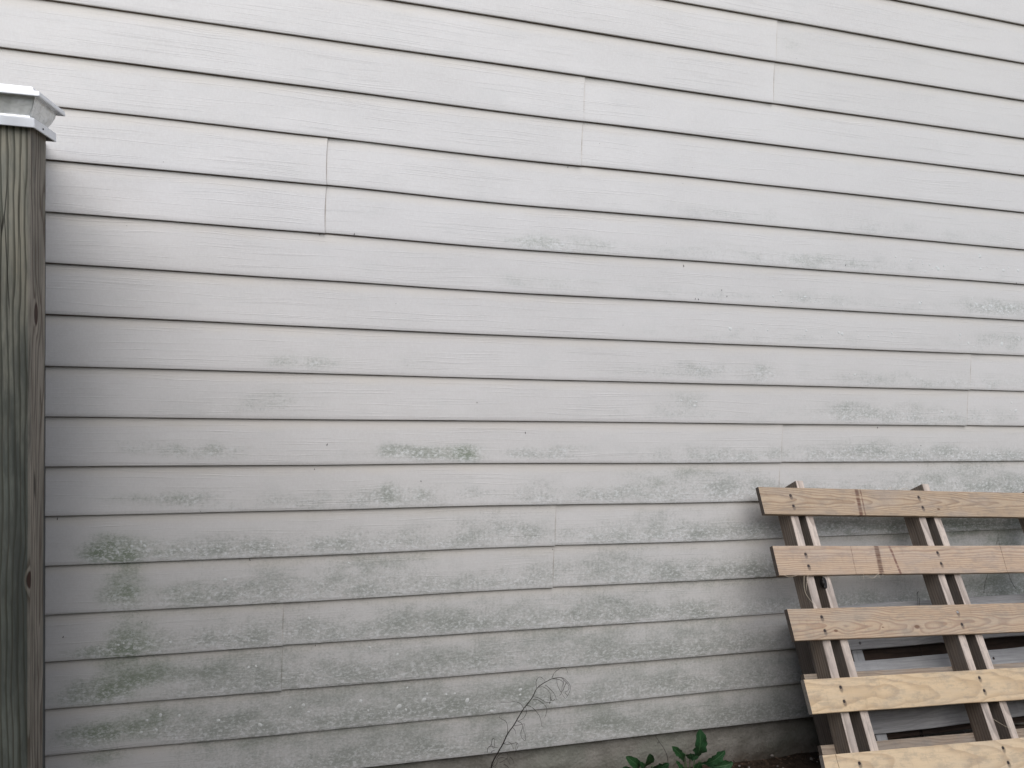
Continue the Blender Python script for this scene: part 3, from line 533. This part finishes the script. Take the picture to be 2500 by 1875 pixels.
W2 = wood_material('pine_board_banded', (0.488, 0.371, 0.27), (0.279, 0.176, 0.119), ring=210, warp=.014, seed=5.1, grey=.42, greycol=(.36, .31, .28), stains=((-.333, -.341, .0024, .6, BRN, 1), (-.236, -.246, .013, .9, (.10, .05, .035), 0), (-.186, -.174, .006, .8, (.13, .055, .045), 1), (.262, .252, .0015, .95, (.07, .04, .025), 0)), taper=.005, pith=(.05, -.05), contrast=.8, smudge=sm(.2328, NL[2]))
W3 = wood_material('pine_board_rosy', (0.47, 0.356, 0.25), (0.254, 0.156, 0.111), ring=225, warp=.022, seed=9.7, grey=.4, greycol=(.34, .31, .27), knots=((-.468, -.021, .005), (-.175, -.018, .007), (-.30, -.016, .0025)), taper=.028, pith=(-.012, -.026), contrast=.8, smudge=sm(.4195, NL[3]))
W4 = wood_material('pine_board_swirled', (0.665, 0.505, 0.326), (0.328, 0.217, 0.131), ring=84, warp=.048, seed=14.2, grey=.35, greycol=(.40, .36, .31), taper=.07, pith=(.0, -.055), contrast=.58, fib=.16, smudge=sm(.6125, NL[4]))
W5 = wood_material('pine_board_broad_grain', (0.671, 0.522, 0.349), (0.369, 0.246, 0.152), ring=76, warp=.052, seed=21.5, grey=.25, greycol=(.44, .39, .33), stains=((-.572, -.570, .0014, .95, (.12, .07, .04), 0),), taper=.08, pith=(.0, -.06), contrast=.58, fib=.16, smudge=sm(.8033, NL[5]))
WS = wood_material('pale_stringer_wood', (0.595, 0.505, 0.438), (0.254, 0.205, 0.176), ring=170, warp=.010, seed=31., grey=.4, greycol=(.33, .30, .28), pith=(.01, -.045), fib=.5)
WSIDE = wood_material('shaded_side_wood', (.225, .18, .145), (.105, .082, .066), ring=110, warp=.014, seed=37., grey=.5, greycol=(.17, .155, .14), pith=(.02, -.06), fib=.7)  # stringer sides coloured dark for the little light they get
WSD = WS
WSEND = wood_material('sawn_end', (.36, .29, .235), (.20, .15, .12), ring=230, seed=39., grey=.4)
WEND = plain('shaded_board_end', (.105, .085, .072), .9, nz=.6, nscale=120.)  # end faces painted near black as if unlit
WEND2 = plain('grey_board_end', (.26, .235, .21), .9, nz=.6, nscale=160.)  # lighter painted shade for the ends of the yellow boards
WB = wood_material('brown_back_board_wood', (.33, .265, .205), (.21, .155, .115), ring=160, warp=.02, seed=44., grey=.55, greycol=(.27, .26, .245))
WG = wood_material('weathered_grey_wood', (.35, .345, .345), (.20, .195, .195), ring=150, warp=.03, seed=52., grey=.5, greycol=(.42, .42, .43), fib=.7, contrast=.6, knots=((.12, .01, .012),), blotch=.6)
WG2 = wood_material('silver_grey_wood', (.40, .40, .405), (.24, .24, .245), ring=130, warp=.02, seed=58., grey=.45, greycol=(.48, .48, .49), fib=.6, contrast=.4, blotch=.5)
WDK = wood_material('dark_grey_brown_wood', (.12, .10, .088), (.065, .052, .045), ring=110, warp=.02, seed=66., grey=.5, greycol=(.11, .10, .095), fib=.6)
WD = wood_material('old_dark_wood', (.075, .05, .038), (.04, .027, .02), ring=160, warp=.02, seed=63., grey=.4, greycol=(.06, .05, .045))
FA = (O_A, U_A, V_A, N_A)
T0, T1, T2, T3 = 0, .016, .080, .096
pa = empty('wooden_pallet', O_A + V_A * 1.0, 'pale new-looking pine pallet leaning on the wall, in front of the weathered grey one', 'pallet')
PM[pa.name] = Matrix.Translation(pa.location)
def nl(*a): return a
bd = [
 (0.000, 0.0890, W1, 11, .0, NL[1], (), 'uppermost board with a dark brown stamp band'),
 (0.188, 0.2775, W2, 12, -.003, NL[2], (), 'board with dark brown bands across it and a thin crack near its right end'),
 (0.375, 0.4640, W3, 13, .001, NL[3], (2,), 'rosy board with fine grain and small knots'),
 (0.568, 0.6570, W4, 14, -.002, NL[4], (), 'yellow board with broad swirling grain'),
 (0.7585, 0.8480, W5, 15, -.002, NL[5], (), 'lowest board in view, pale yellow, cracked near its left end'),
 (0.935, 1.0240, W3, 16, .0, [(.110, .96), (.110, .99), (.604, .96), (.605, .99)], (), None)]
for (v0, v1, mt, sd_, rot, ns, br, lb) in bd:
    place_board(pa, FA, 0, 1.22, v0, v1, T0, T1, mt, seed=sd_, nails=ns, label=lb, bright=br, notch=(random.uniform(-.004, .004),))
for (v0, v1) in ((.546, .635), (.734, .823), (.93, 1.02)):
    place_board(pa, FA, .06, 1.20, v0, v1, T2, T3, WB, name='back_board', seed=v0 * 40)
for (u, sk) in ((.1035, 0), (.594, 0), (1.089, 0)):
    place_stringer(pa, FA, u, u + .0275, .012, 1.02, T1, T2, WS if u < .2 else WSD, seed=u * 9)
for (u, sk) in ((.1555, .018), (.654, .014), (1.15, .012)):
    place_stringer(pa, FA, u, u + .027, -.030, 1.01, T1, T2, WS, skew=sk, seed=u * 11 + 3)
# knot hole in the second stringer: a dark hollow knot seated in the wood
V = []; F = []
def blob(c, ax, ay, az, rx, ry, rz, seed, n=10, mR=6):
    b = len(V)
    for i in range(mR + 1):
        ph = math.pi * i / mR
        for t in range(n):
            th = 2 * math.pi * t / n; q = 1 + .25 * noise.noise(Vector((math.cos(th) * 2, math.sin(th) * 2 + seed, ph * 2)))
            V.append(c + ax * (rx * q * math.sin(ph) * math.cos(th)) + ay * (ry * q * math.sin(ph) * math.sin(th)) + az * (rz * math.cos(ph)))
    for i in range(mR):
        for t in range(n):
            t2 = (t + 1) % n; F.append((b + i * n + t, b + i * n + t2, b + (i + 1) * n + t2, b + (i + 1) * n + t))
Pk = frame_pos(*FA, .1635, .297, .0165)
blob(Pk, V_A, U_A, N_A, .020, .0085, .0016, 2)
blob(Pk - U_A * .006 - N_A * .004, V_A, U_A, N_A, .013, .006, .010, 6)
link('knot', mesh_from('knot', V, F, True), plain('knot_black', (.012, .010, .009), .35), pa, Matrix.Identity(4))
# torn fibres hanging from the edges of the boards
V = []; F = []
M_FIB = plain('fibre', (.50, .42, .32), .8)
def fib(pts, r=.0007):
    P = [frame_pos(*FA, u, v, t) for u, v, t in pts]; V = []; F = []; tube_into(V, F, catmull(P, 4), r, r * .4, 4)
    link('loose_fibre', mesh_from('loose_fibre', V, F), M_FIB, pa, Matrix.Identity(4))
fib([(.305, .272, .004), (.325, .290, 0), (.352, .276, .0)][::-1] + [(.285, .296, -.01)])
fib([(.352, .272, .0), (.347, .292, -.01)]); fib([(.372, .272, .0), (.362, .284, -.006)])
fib([(.015, .276, .0), (.03, .284, -.006), (.06, .278, -.003)]); fib([(.10, .276, .0), (.085, .30, -.006), (.075, .325, -.004)])
fib([(.085, .28, .0), (.07, .33, -.006), (.10, .372, -.004), (.14, .375, -.002)])
fib([(.62, .70, .02), (.65, .725, .01), (.70, .745, .004)], .0006)
fib([(.49, .0, .0), (.50, -.008, -.004), (.51, -.003, .0)]); fib([(.53, .001, .0), (.56, -.006, -.004), (.58, .002, .0)])

# weathered pallet behind, tops against the siding
YT = 2.035; lean = math.radians(31.2)
O_B = Vector((1.512, YT, -.415 * YT + EYE)); U_B = Vector((1, 0, 0)); V_B = Vector((0, -math.sin(lean), -math.cos(lean))); N_B = Vector((0, -math.cos(lean), math.sin(lean)))
_s = SCL; SCL = 1.
FB = (O_B, U_B, V_B, N_B)
pb = empty('wooden_pallet', O_B + V_B * .69, 'old silver-grey pallet tucked behind the pale pine pallet, against the house wall', 'pallet')
PM[pb.name] = Matrix.Translation(pb.location)
for (v0, v1, mt, ns) in ((.0, .1375, WG, [(.238, .045), (.240, .118), (.74, .05), (.74, .115)]), (.172, .2585, WG2, [(.242, .205), (.245, .245), (.74, .2)]), (.290, .381, WG, [(.241, .316), (.243, .346), (.74, .32)]), (.42, .51, WG2, [(.24, .45)]), (.545, .635, WG, ())):
    place_board(pb, FB, .175, 1.20, v0, v1, 0, .016, mt, name='board', seed=v0 * 50 + 3, nails=ns, wob=.003, bright=(0,))
for u in (.060, .122, .214, .70, 1.12):
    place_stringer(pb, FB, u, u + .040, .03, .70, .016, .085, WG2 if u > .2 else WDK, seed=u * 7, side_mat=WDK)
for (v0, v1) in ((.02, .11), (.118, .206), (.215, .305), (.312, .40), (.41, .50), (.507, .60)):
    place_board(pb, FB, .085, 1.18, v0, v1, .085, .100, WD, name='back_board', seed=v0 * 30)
SCL = _s

# ------------------------------------------------------------------ fence post and its lantern cap
def post_material():
    g = G('treated_pine_post'); s = g.sep(g.obj()); X, Y, Z = s
    n1 = g.noise(g.comb(g.M('MULTIPLY', Z, 2.3), g.M('MULTIPLY', X, 14.), g.M('MULTIPLY', Y, 14.)), 1., 3.)
    rx = g.M('ADD', X, g.M('MULTIPLY', g.M('SUBTRACT', n1, .5), .052)); ry = g.M('ADD', Y, g.M('MULTIPLY', g.M('SUBTRACT', n1, .5), .02))
    dx = g.M('ADD', rx, .085); dy = g.M('SUBTRACT', ry, .05)
    r = g.M('SQRT', g.M('ADD', g.M('MULTIPLY', dx, dx), g.M('MULTIPLY', dy, dy)))
    kn = None; ring = None
    for (kx, ky, kz, kr, el) in ((.0445, -.010, 1.43, .0125, 2.0), (.043, -.040, .93, .0075, 2.6)):
        d1 = g.M('SUBTRACT', X, kx); d2 = g.M('SUBTRACT', Y, ky); d3 = g.M('DIVIDE', g.M('SUBTRACT', Z, kz), el)
        dd = g.M('SQRT', g.M('ADD', g.M('MULTIPLY', d1, d1), g.M('ADD', g.M('MULTIPLY', d2, d2), g.M('MULTIPLY', d3, d3))))
        r = g.M('ADD', r, g.M('MULTIPLY', g.M('EXPONENT', g.M('MULTIPLY', g.M('MULTIPLY', dd, dd), -1 / (kr * 1.9) ** 2)), kr * .9))
        k = g.ramp(dd, kr, kr * .72); rg = g.M('MULTIPLY', g.ramp(dd, kr * 1.5, kr * 1.15), g.ramp(dd, kr * .8, kr * 1.05))
        kn = k if kn is None else g.M('MAXIMUM', kn, k); ring = rg if ring is None else g.M('MAXIMUM', ring, rg)
    fr = g.M('FRACT', g.M('MULTIPLY', r, 135.))
    late = g.M('MULTIPLY', g.ramp(fr, .45, .86), g.ramp(fr, 1., .92))
    fibre = g.noise(g.comb(g.M('MULTIPLY', Z, 12.), g.M('MULTIPLY', X, 600.), g.M('MULTIPLY', Y, 600.)), 1., 3., .6)
    blo = g.noise(g.comb(g.M('MULTIPLY', Z, 5.), g.M('MULTIPLY', X, 22.), g.M('MULTIPLY', Y, 22.)), 1., 5., .65)
    front = g.ramp(g.sep(g.n('ShaderNodeNewGeometry').outputs['Normal'])[1], -.6, -.85)        # the weather face is the algae-stained one
    colF = g.mix(g.ramp(blo, .35, .65), (.225, .225, .19), (.32, .295, .23))
    alg = g.ramp(g.M('ADD', Z, g.M('MULTIPLY', g.M('SUBTRACT', blo, .5), .5)), 1.66, 1.10)
    colF = g.mix(g.M('MULTIPLY', alg, .85), colF, g.mix(g.ramp(blo, .4, .7), (.046, .054, .049), (.100, .116, .104)))
    colS = g.mix(g.ramp(blo, .35, .65), (.22, .195, .16), (.33, .29, .24))
    col = g.mix(front, colS, colF)
    col = g.mix(g.M('MULTIPLY', late, .78), col, g.mix(front, (.10, .075, .055), (.045, .045, .032)))
    col = g.mix(g.M('MULTIPLY', g.ramp(fibre, .48, .7), .35), col, (.12, .10, .08))
    col = g.mix(g.M('MULTIPLY', ring, .3), col, (.36, .31, .25)); col = g.mix(g.M('MULTIPLY', kn, .95), col, (.045, .022, .016))
    sm_ = g.noise(g.comb(g.M('MULTIPLY', Z, 3.2), g.M('MULTIPLY', X, 30.), g.M('MULTIPLY', Y, 30.)), 1., 6., .7)
    col = g.mix(g.M('MULTIPLY', g.ramp(sm_, .50, .66), .5), col, (.05, .052, .045))
    # drying checks
    chk = g.voro(g.comb(g.M('MULTIPLY', Z, 1.6), g.M('MULTIPLY', X, 40.), g.M('MULTIPLY', Y, 40.)), 1., 'Distance', feature='DISTANCE_TO_EDGE')
    ck = g.M('MULTIPLY', g.ramp(chk, .022, .006), g.ramp(g.noise(g.scl(g.obj(), (9, 9, 2.2)), 1., 2.), .52, .6))
    col = g.mix(g.M('MULTIPLY', ck, .8), col, (.02, .018, .014))
    h = g.M('ADD', g.M('MULTIPLY', fibre, .4), g.M('ADD', g.M('MULTIPLY', late, -.5), g.M('MULTIPLY', kn, -1.)))
    return g.done(col, .8, g.bump(g.M('SUBTRACT', h, g.M('MULTIPLY', ck, 2.)), .6, .0014), .2)
PX, PY = -.468 - .0445, 1.60 + .0445
post = empty('fence_post', (PX, PY, 0), 'weathered green-stained square timber post with a knotty side, standing close to the siding', 'post')
post.rotation_euler.z = math.radians(-1.0)
PW = Matrix.Translation((PX, PY, 0)) @ Matrix.Rotation(math.radians(-1.), 4, 'Z'); PM[post.name] = PW
PTOP = EYE + .345
V = []; F = []; ns = 40; hw = .0445; ch = .0035
for i in range(ns + 1):
    z = -.3 + (PTOP + .3) * i / ns; tw = math.radians(3.5) * (1 - max(0, z) / PTOP); off = -.006 * (1 - max(0, z) / PTOP)
    for (a, b) in ((hw - ch, -hw), (hw, -hw + ch), (hw, hw - ch), (hw - ch, hw), (-hw + ch, hw), (-hw, hw - ch), (-hw, -hw + ch), (-hw + ch, -hw)):
        wv = .0006 * noise.noise(Vector((z * 6, a * 30, b * 30)))
        x = a * math.cos(tw) - b * math.sin(tw) + off + wv; y = a * math.sin(tw) + b * math.cos(tw) + wv
        V.append((x, y, z))
for i in range(ns):
    for k in range(8):
        k2 = (k + 1) % 8; a = i * 8; F.append((a + k, a + k2, a + 8 + k2, a + 8 + k))
F.append(tuple(range(8))[::-1]); F.append(tuple(ns * 8 + k for k in range(8)))
link('timber', mesh_from('timber', V, F), post_material(), post, PW)

cap = empty('solar_post_cap', (PX, PY, PTOP), 'bright aluminium solar lantern cap with a frosted faceted shade on the timber post', 'post cap')
CW = Matrix.Translation((PX, PY, 0)) @ Matrix.Rotation(math.radians(-2.5), 4, 'Z'); PM[cap.name] = Matrix.Translation(cap.location)
def loft(name, levels, mat, corner=0., n=1, closed_top=False, closed_bot=False, smooth=False, bev=.0012):
    """square sections: (half, z)"""
    bm = bmesh.new(); rows = []
    for (h, z) in levels:
        ring = []
        for (sx, sy) in ((-1, -1), (1, -1), (1, 1), (-1, 1)):
            ring.append(bm.verts.new((sx * h, sy * h, z)))
        rows.append(ring)
    for a, b in zip(rows, rows[1:]):
        for k in range(4): bm.faces.new((a[k], a[(k + 1) % 4], b[(k + 1) % 4], b[k]))
    if closed_top: bm.faces.new(rows[-1])
    if closed_bot: bm.faces.new(rows[0][::-1])
    bmesh.ops.recalc_face_normals(bm, faces=bm.faces)
    if bev: bmesh.ops.bevel(bm, geom=[e for e in bm.edges if len(e.link_faces) == 2 and e.calc_face_angle(0) > .3], offset=bev, segments=2, affect='EDGES')
    me = bpy.data.meshes.new(name); bm.to_mesh(me); bm.free()
    return link(name, me, mat, cap, CW)
ALU = plain('painted_aluminium', (.80, .81, .83), .28, .25, nz=.25, nscale=30., dark=(.62, .64, .67), spec=.5)
zb = EYE + .3235
loft('skirt', [(.0530, zb + .001), (.0555, zb), (.0572, zb), (.0568, zb + .016), (.0555, zb + .0175), (.0475, zb + .0185), (.0455, zb + .024)], ALU, bev=.0008)
g = G('frosted_shade'); P = g.obj(); f = g.voro(g.scl(P, (38, 38, 55)), 1., 'Distance', feature='DISTANCE_TO_EDGE'); n_ = g.noise(P, 70., 3.)
g.b.inputs['Transmission Weight'].default_value = .35; g.b.inputs['IOR'].default_value = 1.3
n2_ = g.noise(P, 28., 3.)
M_SH = g.done(g.mix(g.ramp(n2_, .42, .6), (.70, .70, .66), (.88, .88, .84)), .38, g.bump(g.M('ADD', f, g.M('MULTIPLY', n_, .6)), .8, .006), .5)
lv = []
for i in range(9):
    t = i / 8; lv.append((.0455 + .0125 * math.sin(t * math.pi / 2), zb + .0215 + .038 * t))
loft('shade', lv, M_SH, bev=.0015)
zp = EYE + .3775
loft('roof_plate', [(.050, zp + .0015), (.066, zp - .001), (.0685, zp - .0015), (.0692, zp + .001), (.068, zp + .008), (.058, zp + .0105), (.0545, zp + .0125), (.052, zp + .0185), (.049, zp + .0185), (.047, zp + .015), (.020, zp + .015)], ALU, bev=.0007, closed_top=True)
loft('solar_panel', [(.0455, zp + .0152), (.0455, zp + .0172), (.044, zp + .0176)], plain('solar_cells', (.02, .025, .05), .15, 0, spec=.6), closed_top=True, bev=.0003)
bm = bmesh.new(); bmesh.ops.create_cone(bm, cap_ends=True, segments=12, radius1=.0021, radius2=.0018, depth=.003)
o = link('screw_hole', bm_mesh('screw_hole', bm), plain('black_hole', (.01, .01, .01), .6), cap, CW @ Matrix.Translation((.0565, -.014, zb + .0078)) @ Matrix.Rotation(math.pi / 2, 4, 'Y'))

# ------------------------------------------------------------------ dry stalk, small weeds, soil litter
DRY = plain('dry_stem', (.03, .024, .02), .8, nz=.4, nscale=200.)
st = empty('dry_weed', (WEED_MAIN[0][0] - .03, 2.0, 0), 'dead brown stalk with curled wiry tendrils rising in front of the lowest siding', 'weed')
V = []; F = []
tube_into(V, F, catmull([(WEED_MAIN[0][0] - .035, 2.02, 0.0), (WEED_MAIN[0][0] - .02, 2.0, .06)] + WEED_MAIN[:12], 4), .0022, .0009, 6)
tube_into(V, F, catmull(WEED_MAIN[11:], 4), .0009, .0005, 5)
link('stalk', mesh_from('stalk', V, F, True), DRY, st, Matrix.Identity(4))
for t in WEED_TEND:
    V = []; F = []; tube_into(V, F, catmull(t, 5), .0007, .0004, 4)
    link('tendril', mesh_from('tendril', V, F, True), DRY, st, Matrix.Identity(4))
V = []; F = []
for c in (WEED_TEND[4][-1], WEED_TEND[2][-1]):
    c = Vector(c); blob(c, Vector((.3, 0, 1)).normalized(), Vector((1, 0, 0)), Vector((0, 1, 0)), .0032, .0014, .0014, 3, 6, 5)
link('seed_pod', mesh_from('seed_pod', V, F, True), DRY, st, Matrix.Identity(4))

def leaf_material():
    g = G('leaf'); s = g.sep(g.n('ShaderNodeTexCoord').outputs['UV']); O = g.obj()
    n_ = g.noise(O, 60., 4.); oi = g.n('ShaderNodeObjectInfo').outputs['Random']
    col = g.mix(n_, (.014, .050, .018), (.026, .082, .032)); col = g.mix(g.M('MULTIPLY', oi, .5), col, (.028, .085, .024))
    mid = g.ramp(g.M('ABSOLUTE', g.M('SUBTRACT', s[0], .5)), .045, .01)
    vein = g.M('FRACT', g.M('MULTIPLY', g.M('ADD', s[1], g.M('MULTIPLY', g.M('ABSOLUTE', g.M('SUBTRACT', s[0], .5)), -.55)), 8.))
    vn = g.ramp(g.M('ABSOLUTE', g.M('SUBTRACT', vein, .5)), .07, .02)
    col = g.mix(g.M('MAXIMUM', g.M('MULTIPLY', mid, .6), g.M('MULTIPLY', vn, .25)), col, (.10, .20, .09))
    h = g.M('ADD', g.M('MULTIPLY', vn, -.6), g.M('ADD', g.M('MULTIPLY', mid, -1.), g.M('MULTIPLY', n_, .6)))
    return g.done(col, .42, g.bump(h, .5, .0015), .45)
M_LEAF = leaf_material(); M_STEM = plain('green_stem', (.10, .16, .07), .6, nz=.3)
def leaf(root, A, B, Wd, seed, ruff=.5, kindp='b'):
    A = Vector(A); B = Vector(B); d = B - A; L = d.length; d.normalize()
    tc = Vector((0, -1, .25)).normalized(); side = d.cross(tc).normalized(); nrm = side.cross(d).normalized()
    if nrm.y > 0: nrm = -nrm
    NL, NW = 18, 8; V = []; F = []; UV = []
    rs = random.Random(seed)
    bend = rs.uniform(.06, .16) * L; sb = rs.uniform(-.08, .08) * L; cup = rs.uniform(.12, .3)
    for i in range(NL + 1):
        t = i / NL
        if kindp == 'a': wsh = 1.15 * math.sin(math.pi * t ** 1.25) ** .5 * (.25 + .75 * min(1, t * 1.6)) if 0 < t < 1 else .06
        else: wsh = 1.12 * (math.sin(math.pi * t ** 1.15)) ** .5 * (.16 + .84 * min(1, t * 1.6)) if 0 < t < 1 else .06
        c = A + d * (L * t) + nrm * (bend * math.sin(math.pi * t)) + side * (sb * math.sin(math.pi * t))
        for j in range(NW + 1):
            f = j / NW * 2 - 1
            rag = 1 + (.16 * ruff * math.sin(t * 34 + seed + (2 if f > 0 else 0)) + .14 * ruff * noise.noise(Vector((t * 12, seed, f)))) * abs(f) ** 2
            w = Wd / 2 * wsh * rag
            up = cup * w * f * f + ruff * .10 * Wd * abs(f) ** 1.5 * math.sin(t * 19 + seed * 2 + f * 2) * wsh
            V.append(c + side * (w * f) + nrm * up); UV.append((j / NW, t))
    for i in range(NL):
        for j in range(NW):
            a = i * (NW + 1) + j; F.append((a, a + 1, a + NW + 2, a + NW + 1))
    me = mesh_from('leaf', V, F, True)
    uv = me.uv_layers.new(name='UVMap')
    for lp in me.loops: uv.data[lp.index].uv = UV[lp.vertex_index]
    o = link('leaf', me, M_LEAF, root, Matrix.Identity(4))
    return o
PL = ['small round-leaved green weed at the footing, left of the big leafy one', 'single-leaf sprout between the round-leaved weed and the big leafy one', 'largest leafy dark green weed, its tallest leaf reaching the siding edge']
for i, lv_ in enumerate(LEAVES):
    cx = sum(a[0][0] for a in lv_) / len(lv_); root_p = Vector((cx, 2.04, .0))
    r_ = empty('leafy_weed', root_p, PL[i], 'plant', 'green weeds growing along the footing')
    V = []; F = []
    for j, (A, B, Wd) in enumerate(lv_):
        leaf(r_, A, B, Wd, i * 10 + j, .35 if i == 0 else 1., 'a' if i == 0 else 'b')
        A = Vector(A); B = Vector(B); tube_into(V, F, catmull([root_p, root_p.lerp(A, .5) + Vector((0, -.005, .012)), A, A.lerp(B, .12)], 4), .0018, .0012, 5)
    # low leaves that stay under the frame
    for j in range(4 if i != 1 else 1):
        th = random.uniform(-2.6, -.4); q = random.uniform(.04, .075)
        leaf(r_, root_p + Vector((0, 0, .012)), root_p + Vector((q * math.cos(th), q * .7 * math.sin(th), .02 + random.random() * .02)), .03, 50 + i * 7 + j, .6)
    link('stems', mesh_from('stems', V, F, True), M_STEM, r_, Matrix.Identity(4))
# thin dead stalks between footing and pallets
def sprig(lines, label, r=.0010):
    b = lines[0][0]; s_ = empty('dry_sprig', (b[0], b[1], 0), label, 'weed')
    for L_ in lines:
        V = []; F = []; tube_into(V, F, catmull(L_, 5), r, r * .45, 5); link('stem', mesh_from('stem', V, F, True), DRY, s_, Matrix.Identity(4))
sprig([[(1.9579, 1.9, 0.2055), (1.9505, 1.91, 0.2379), (1.9502, 1.92, 0.2678), (1.9487, 1.93, 0.2863), (1.9641, 1.95, 0.3692), (1.9925, 1.97, 0.4407), (1.9974, 1.99, 0.4894), (2.0127, 2.02, 0.5904), (2.0246, 2.04, 0.6235)], [(1.9558, 1.9, 0.2038), (1.9459, 1.91, 0.2384), (1.9477, 1.93, 0.2864), (1.9668, 1.95, 0.3886), (1.9949, 1.97, 0.4405), (1.9919, 1.98, 0.4721), (2.0194, 2.02, 0.59), (2.0222, 2.03, 0.6103)], [(1.9463, 1.9, 0.2068), (1.9512, 1.92, 0.2482), (1.9515, 1.93, 0.286)], [(2.0255, 2.04, 0.6146), (2.0276, 2.04, 0.6234), (2.0318, 2.04, 0.624)]], 'thin dead stalks standing behind the gaps of the pale pallet, between its two stringer pairs', 0.0011)
sprig([[(2.321, 2.05, 0.5995), (2.3327, 2.06, 0.6288), (2.354, 2.07, 0.6622), (2.4049, 2.09, 0.7713), (2.4186, 2.1, 0.7926)], [(2.4607, 2.05, 0.609), (2.4479, 2.06, 0.6358), (2.4462, 2.07, 0.658), (2.4191, 2.09, 0.7552), (2.4188, 2.1, 0.7837)]], 'fine forked dead sprig by the siding near the right edge, behind the second board', 0.0007)
sprig([[(1.1316, 2.03, 0.1216), (1.1415, 2.06, 0.1406), (1.1378, 2.08, 0.1568), (1.1313, 2.1, 0.1682), (1.1277, 2.12, 0.1769)], [(1.1329, 2.1, 0.1667), (1.1273, 2.1, 0.1632), (1.1304, 2.1, 0.1596)]], 'short dark dead twig leaning on the footing beside the biggest weed', 0.0011)

# leaf litter on the soil at the wall foot
V = []; F = []; rs = random.Random(3)
for i in range(900):
    x = rs.uniform(.6, 3.0); y = rs.uniform(1.72, 2.14); z = .012 + .03 * max(0, min(1, (y - 1.85) / .3)) + rs.uniform(0, .012)
    L = rs.uniform(.006, .022); Wd = L * rs.uniform(.25, .6); a = rs.uniform(0, 6.28); tl = rs.uniform(-.6, .6); b = len(V)
    d = Vector((math.cos(a), math.sin(a), tl * .5)); s_ = Vector((-math.sin(a), math.cos(a), rs.uniform(-.4, .4)))
    c = Vector((x, y, z)); h_ = Vector((0, 0, .0015))
    for q in (c - d * L / 2, c + s_ * Wd / 2 + h_, c + d * L / 2, c - s_ * Wd / 2 + h_, c - h_): V.append(q)
    F += [(b, b + 4, b + 1), (b + 1, b + 4, b + 2), (b + 2, b + 4, b + 3), (b + 3, b + 4, b), (b, b + 1, b + 2, b + 3)]
g = G('leaf_litter'); n_ = g.noise(g.pos(), 55., 2.)
lit = link('leaf_litter', mesh_from('leaf_litter', V, F), g.done(g.mix(g.ramp(n_, .35, .65), (.05, .034, .024), (.15, .095, .065)), .85)); tag(lit, kind='stuff', label='brown leaf litter and bark chips on the soil at the foot of the footing', cat='litter')
bm = bmesh.new()
for i in range(160):
    x = rs.uniform(.8, 2.6); y = rs.uniform(1.75, 2.15); r = rs.uniform(.003, .009)
    mm = Matrix.Translation((x, y, .014 + .03 * max(0, min(1, (y - 1.85) / .3)))) @ Matrix.Rotation(rs.uniform(0, 6), 4, 'Z') @ Matrix.Diagonal((r, r * .7, r * .55, 1))
    bmesh.ops.create_icosphere(bm, subdivisions=1, radius=1, matrix=mm)
peb = link('pebbles', bm_mesh('pebbles', bm, True), plain('pebble', (.26, .23, .21), .8, nz=.5)); tag(peb, kind='stuff', label='small grey pebbles strewn in the soil by the footing', cat='pebbles')
# ------------------------------------------------------------------ unseen board fences added to block low light, beside the post and behind viewer
def added_fence(p0, p1, h, label, skip_first=0.):
    p0 = Vector(p0); p1 = Vector(p1); L = (p1 - p0).length; d = (p1 - p0).normalized(); nn = Vector((-d.y, d.x, 0))
    f = empty('added_fence', p0, label, 'fence', 'unseen fences added round the yard for shade')
    n = max(1, math.ceil(L / .145)); st_ = L / n
    base = plank_mesh(h - .06, st_ - .005, .016, seed=5, nseg=4)
    for i in range(n):
        c = p0 + d * ((i + .5) * st_) + nn * .03 + Vector((0, 0, .05 + (h - .06) / 2 + random.uniform(-.006, .006)))
        link('picket', base, WF, f, mat_from(c, Vector((0, 0, 1)), d, nn if Vector((0, 0, 1)).cross(d).dot(nn) > 0 else -nn))
    for z in (.3, h * .5, h - .3):
        c = (p0 + p1) / 2 + Vector((0, 0, z)); link('rail', plank_mesh(L, .085, .036, seed=z, nseg=4), WF, f, mat_from(c, d, Vector((0, 0, 1)), d.cross(Vector((0, 0, 1)))))
WF = wood_material('old_fence_wood', (.17, .165, .15), (.09, .085, .075), ring=120, seed=70., grey=.4, greycol=(.14, .15, .135))
added_fence((-.637, 2.159, 0), (-.600, 1.72, 0), 1.86, 'unseen fence panel added between the post and the house wall to block light')
added_fence((PX - .055, 1.52, 0), (PX - .055, -1.5, 0), 1.86, 'unseen board fence added from the post towards the viewer to block light')
added_fence((PX - .055, -1.6, 0), (6.5, -1.6, 0), 2.3, 'unseen board fence added across the yard behind the viewer to block light')
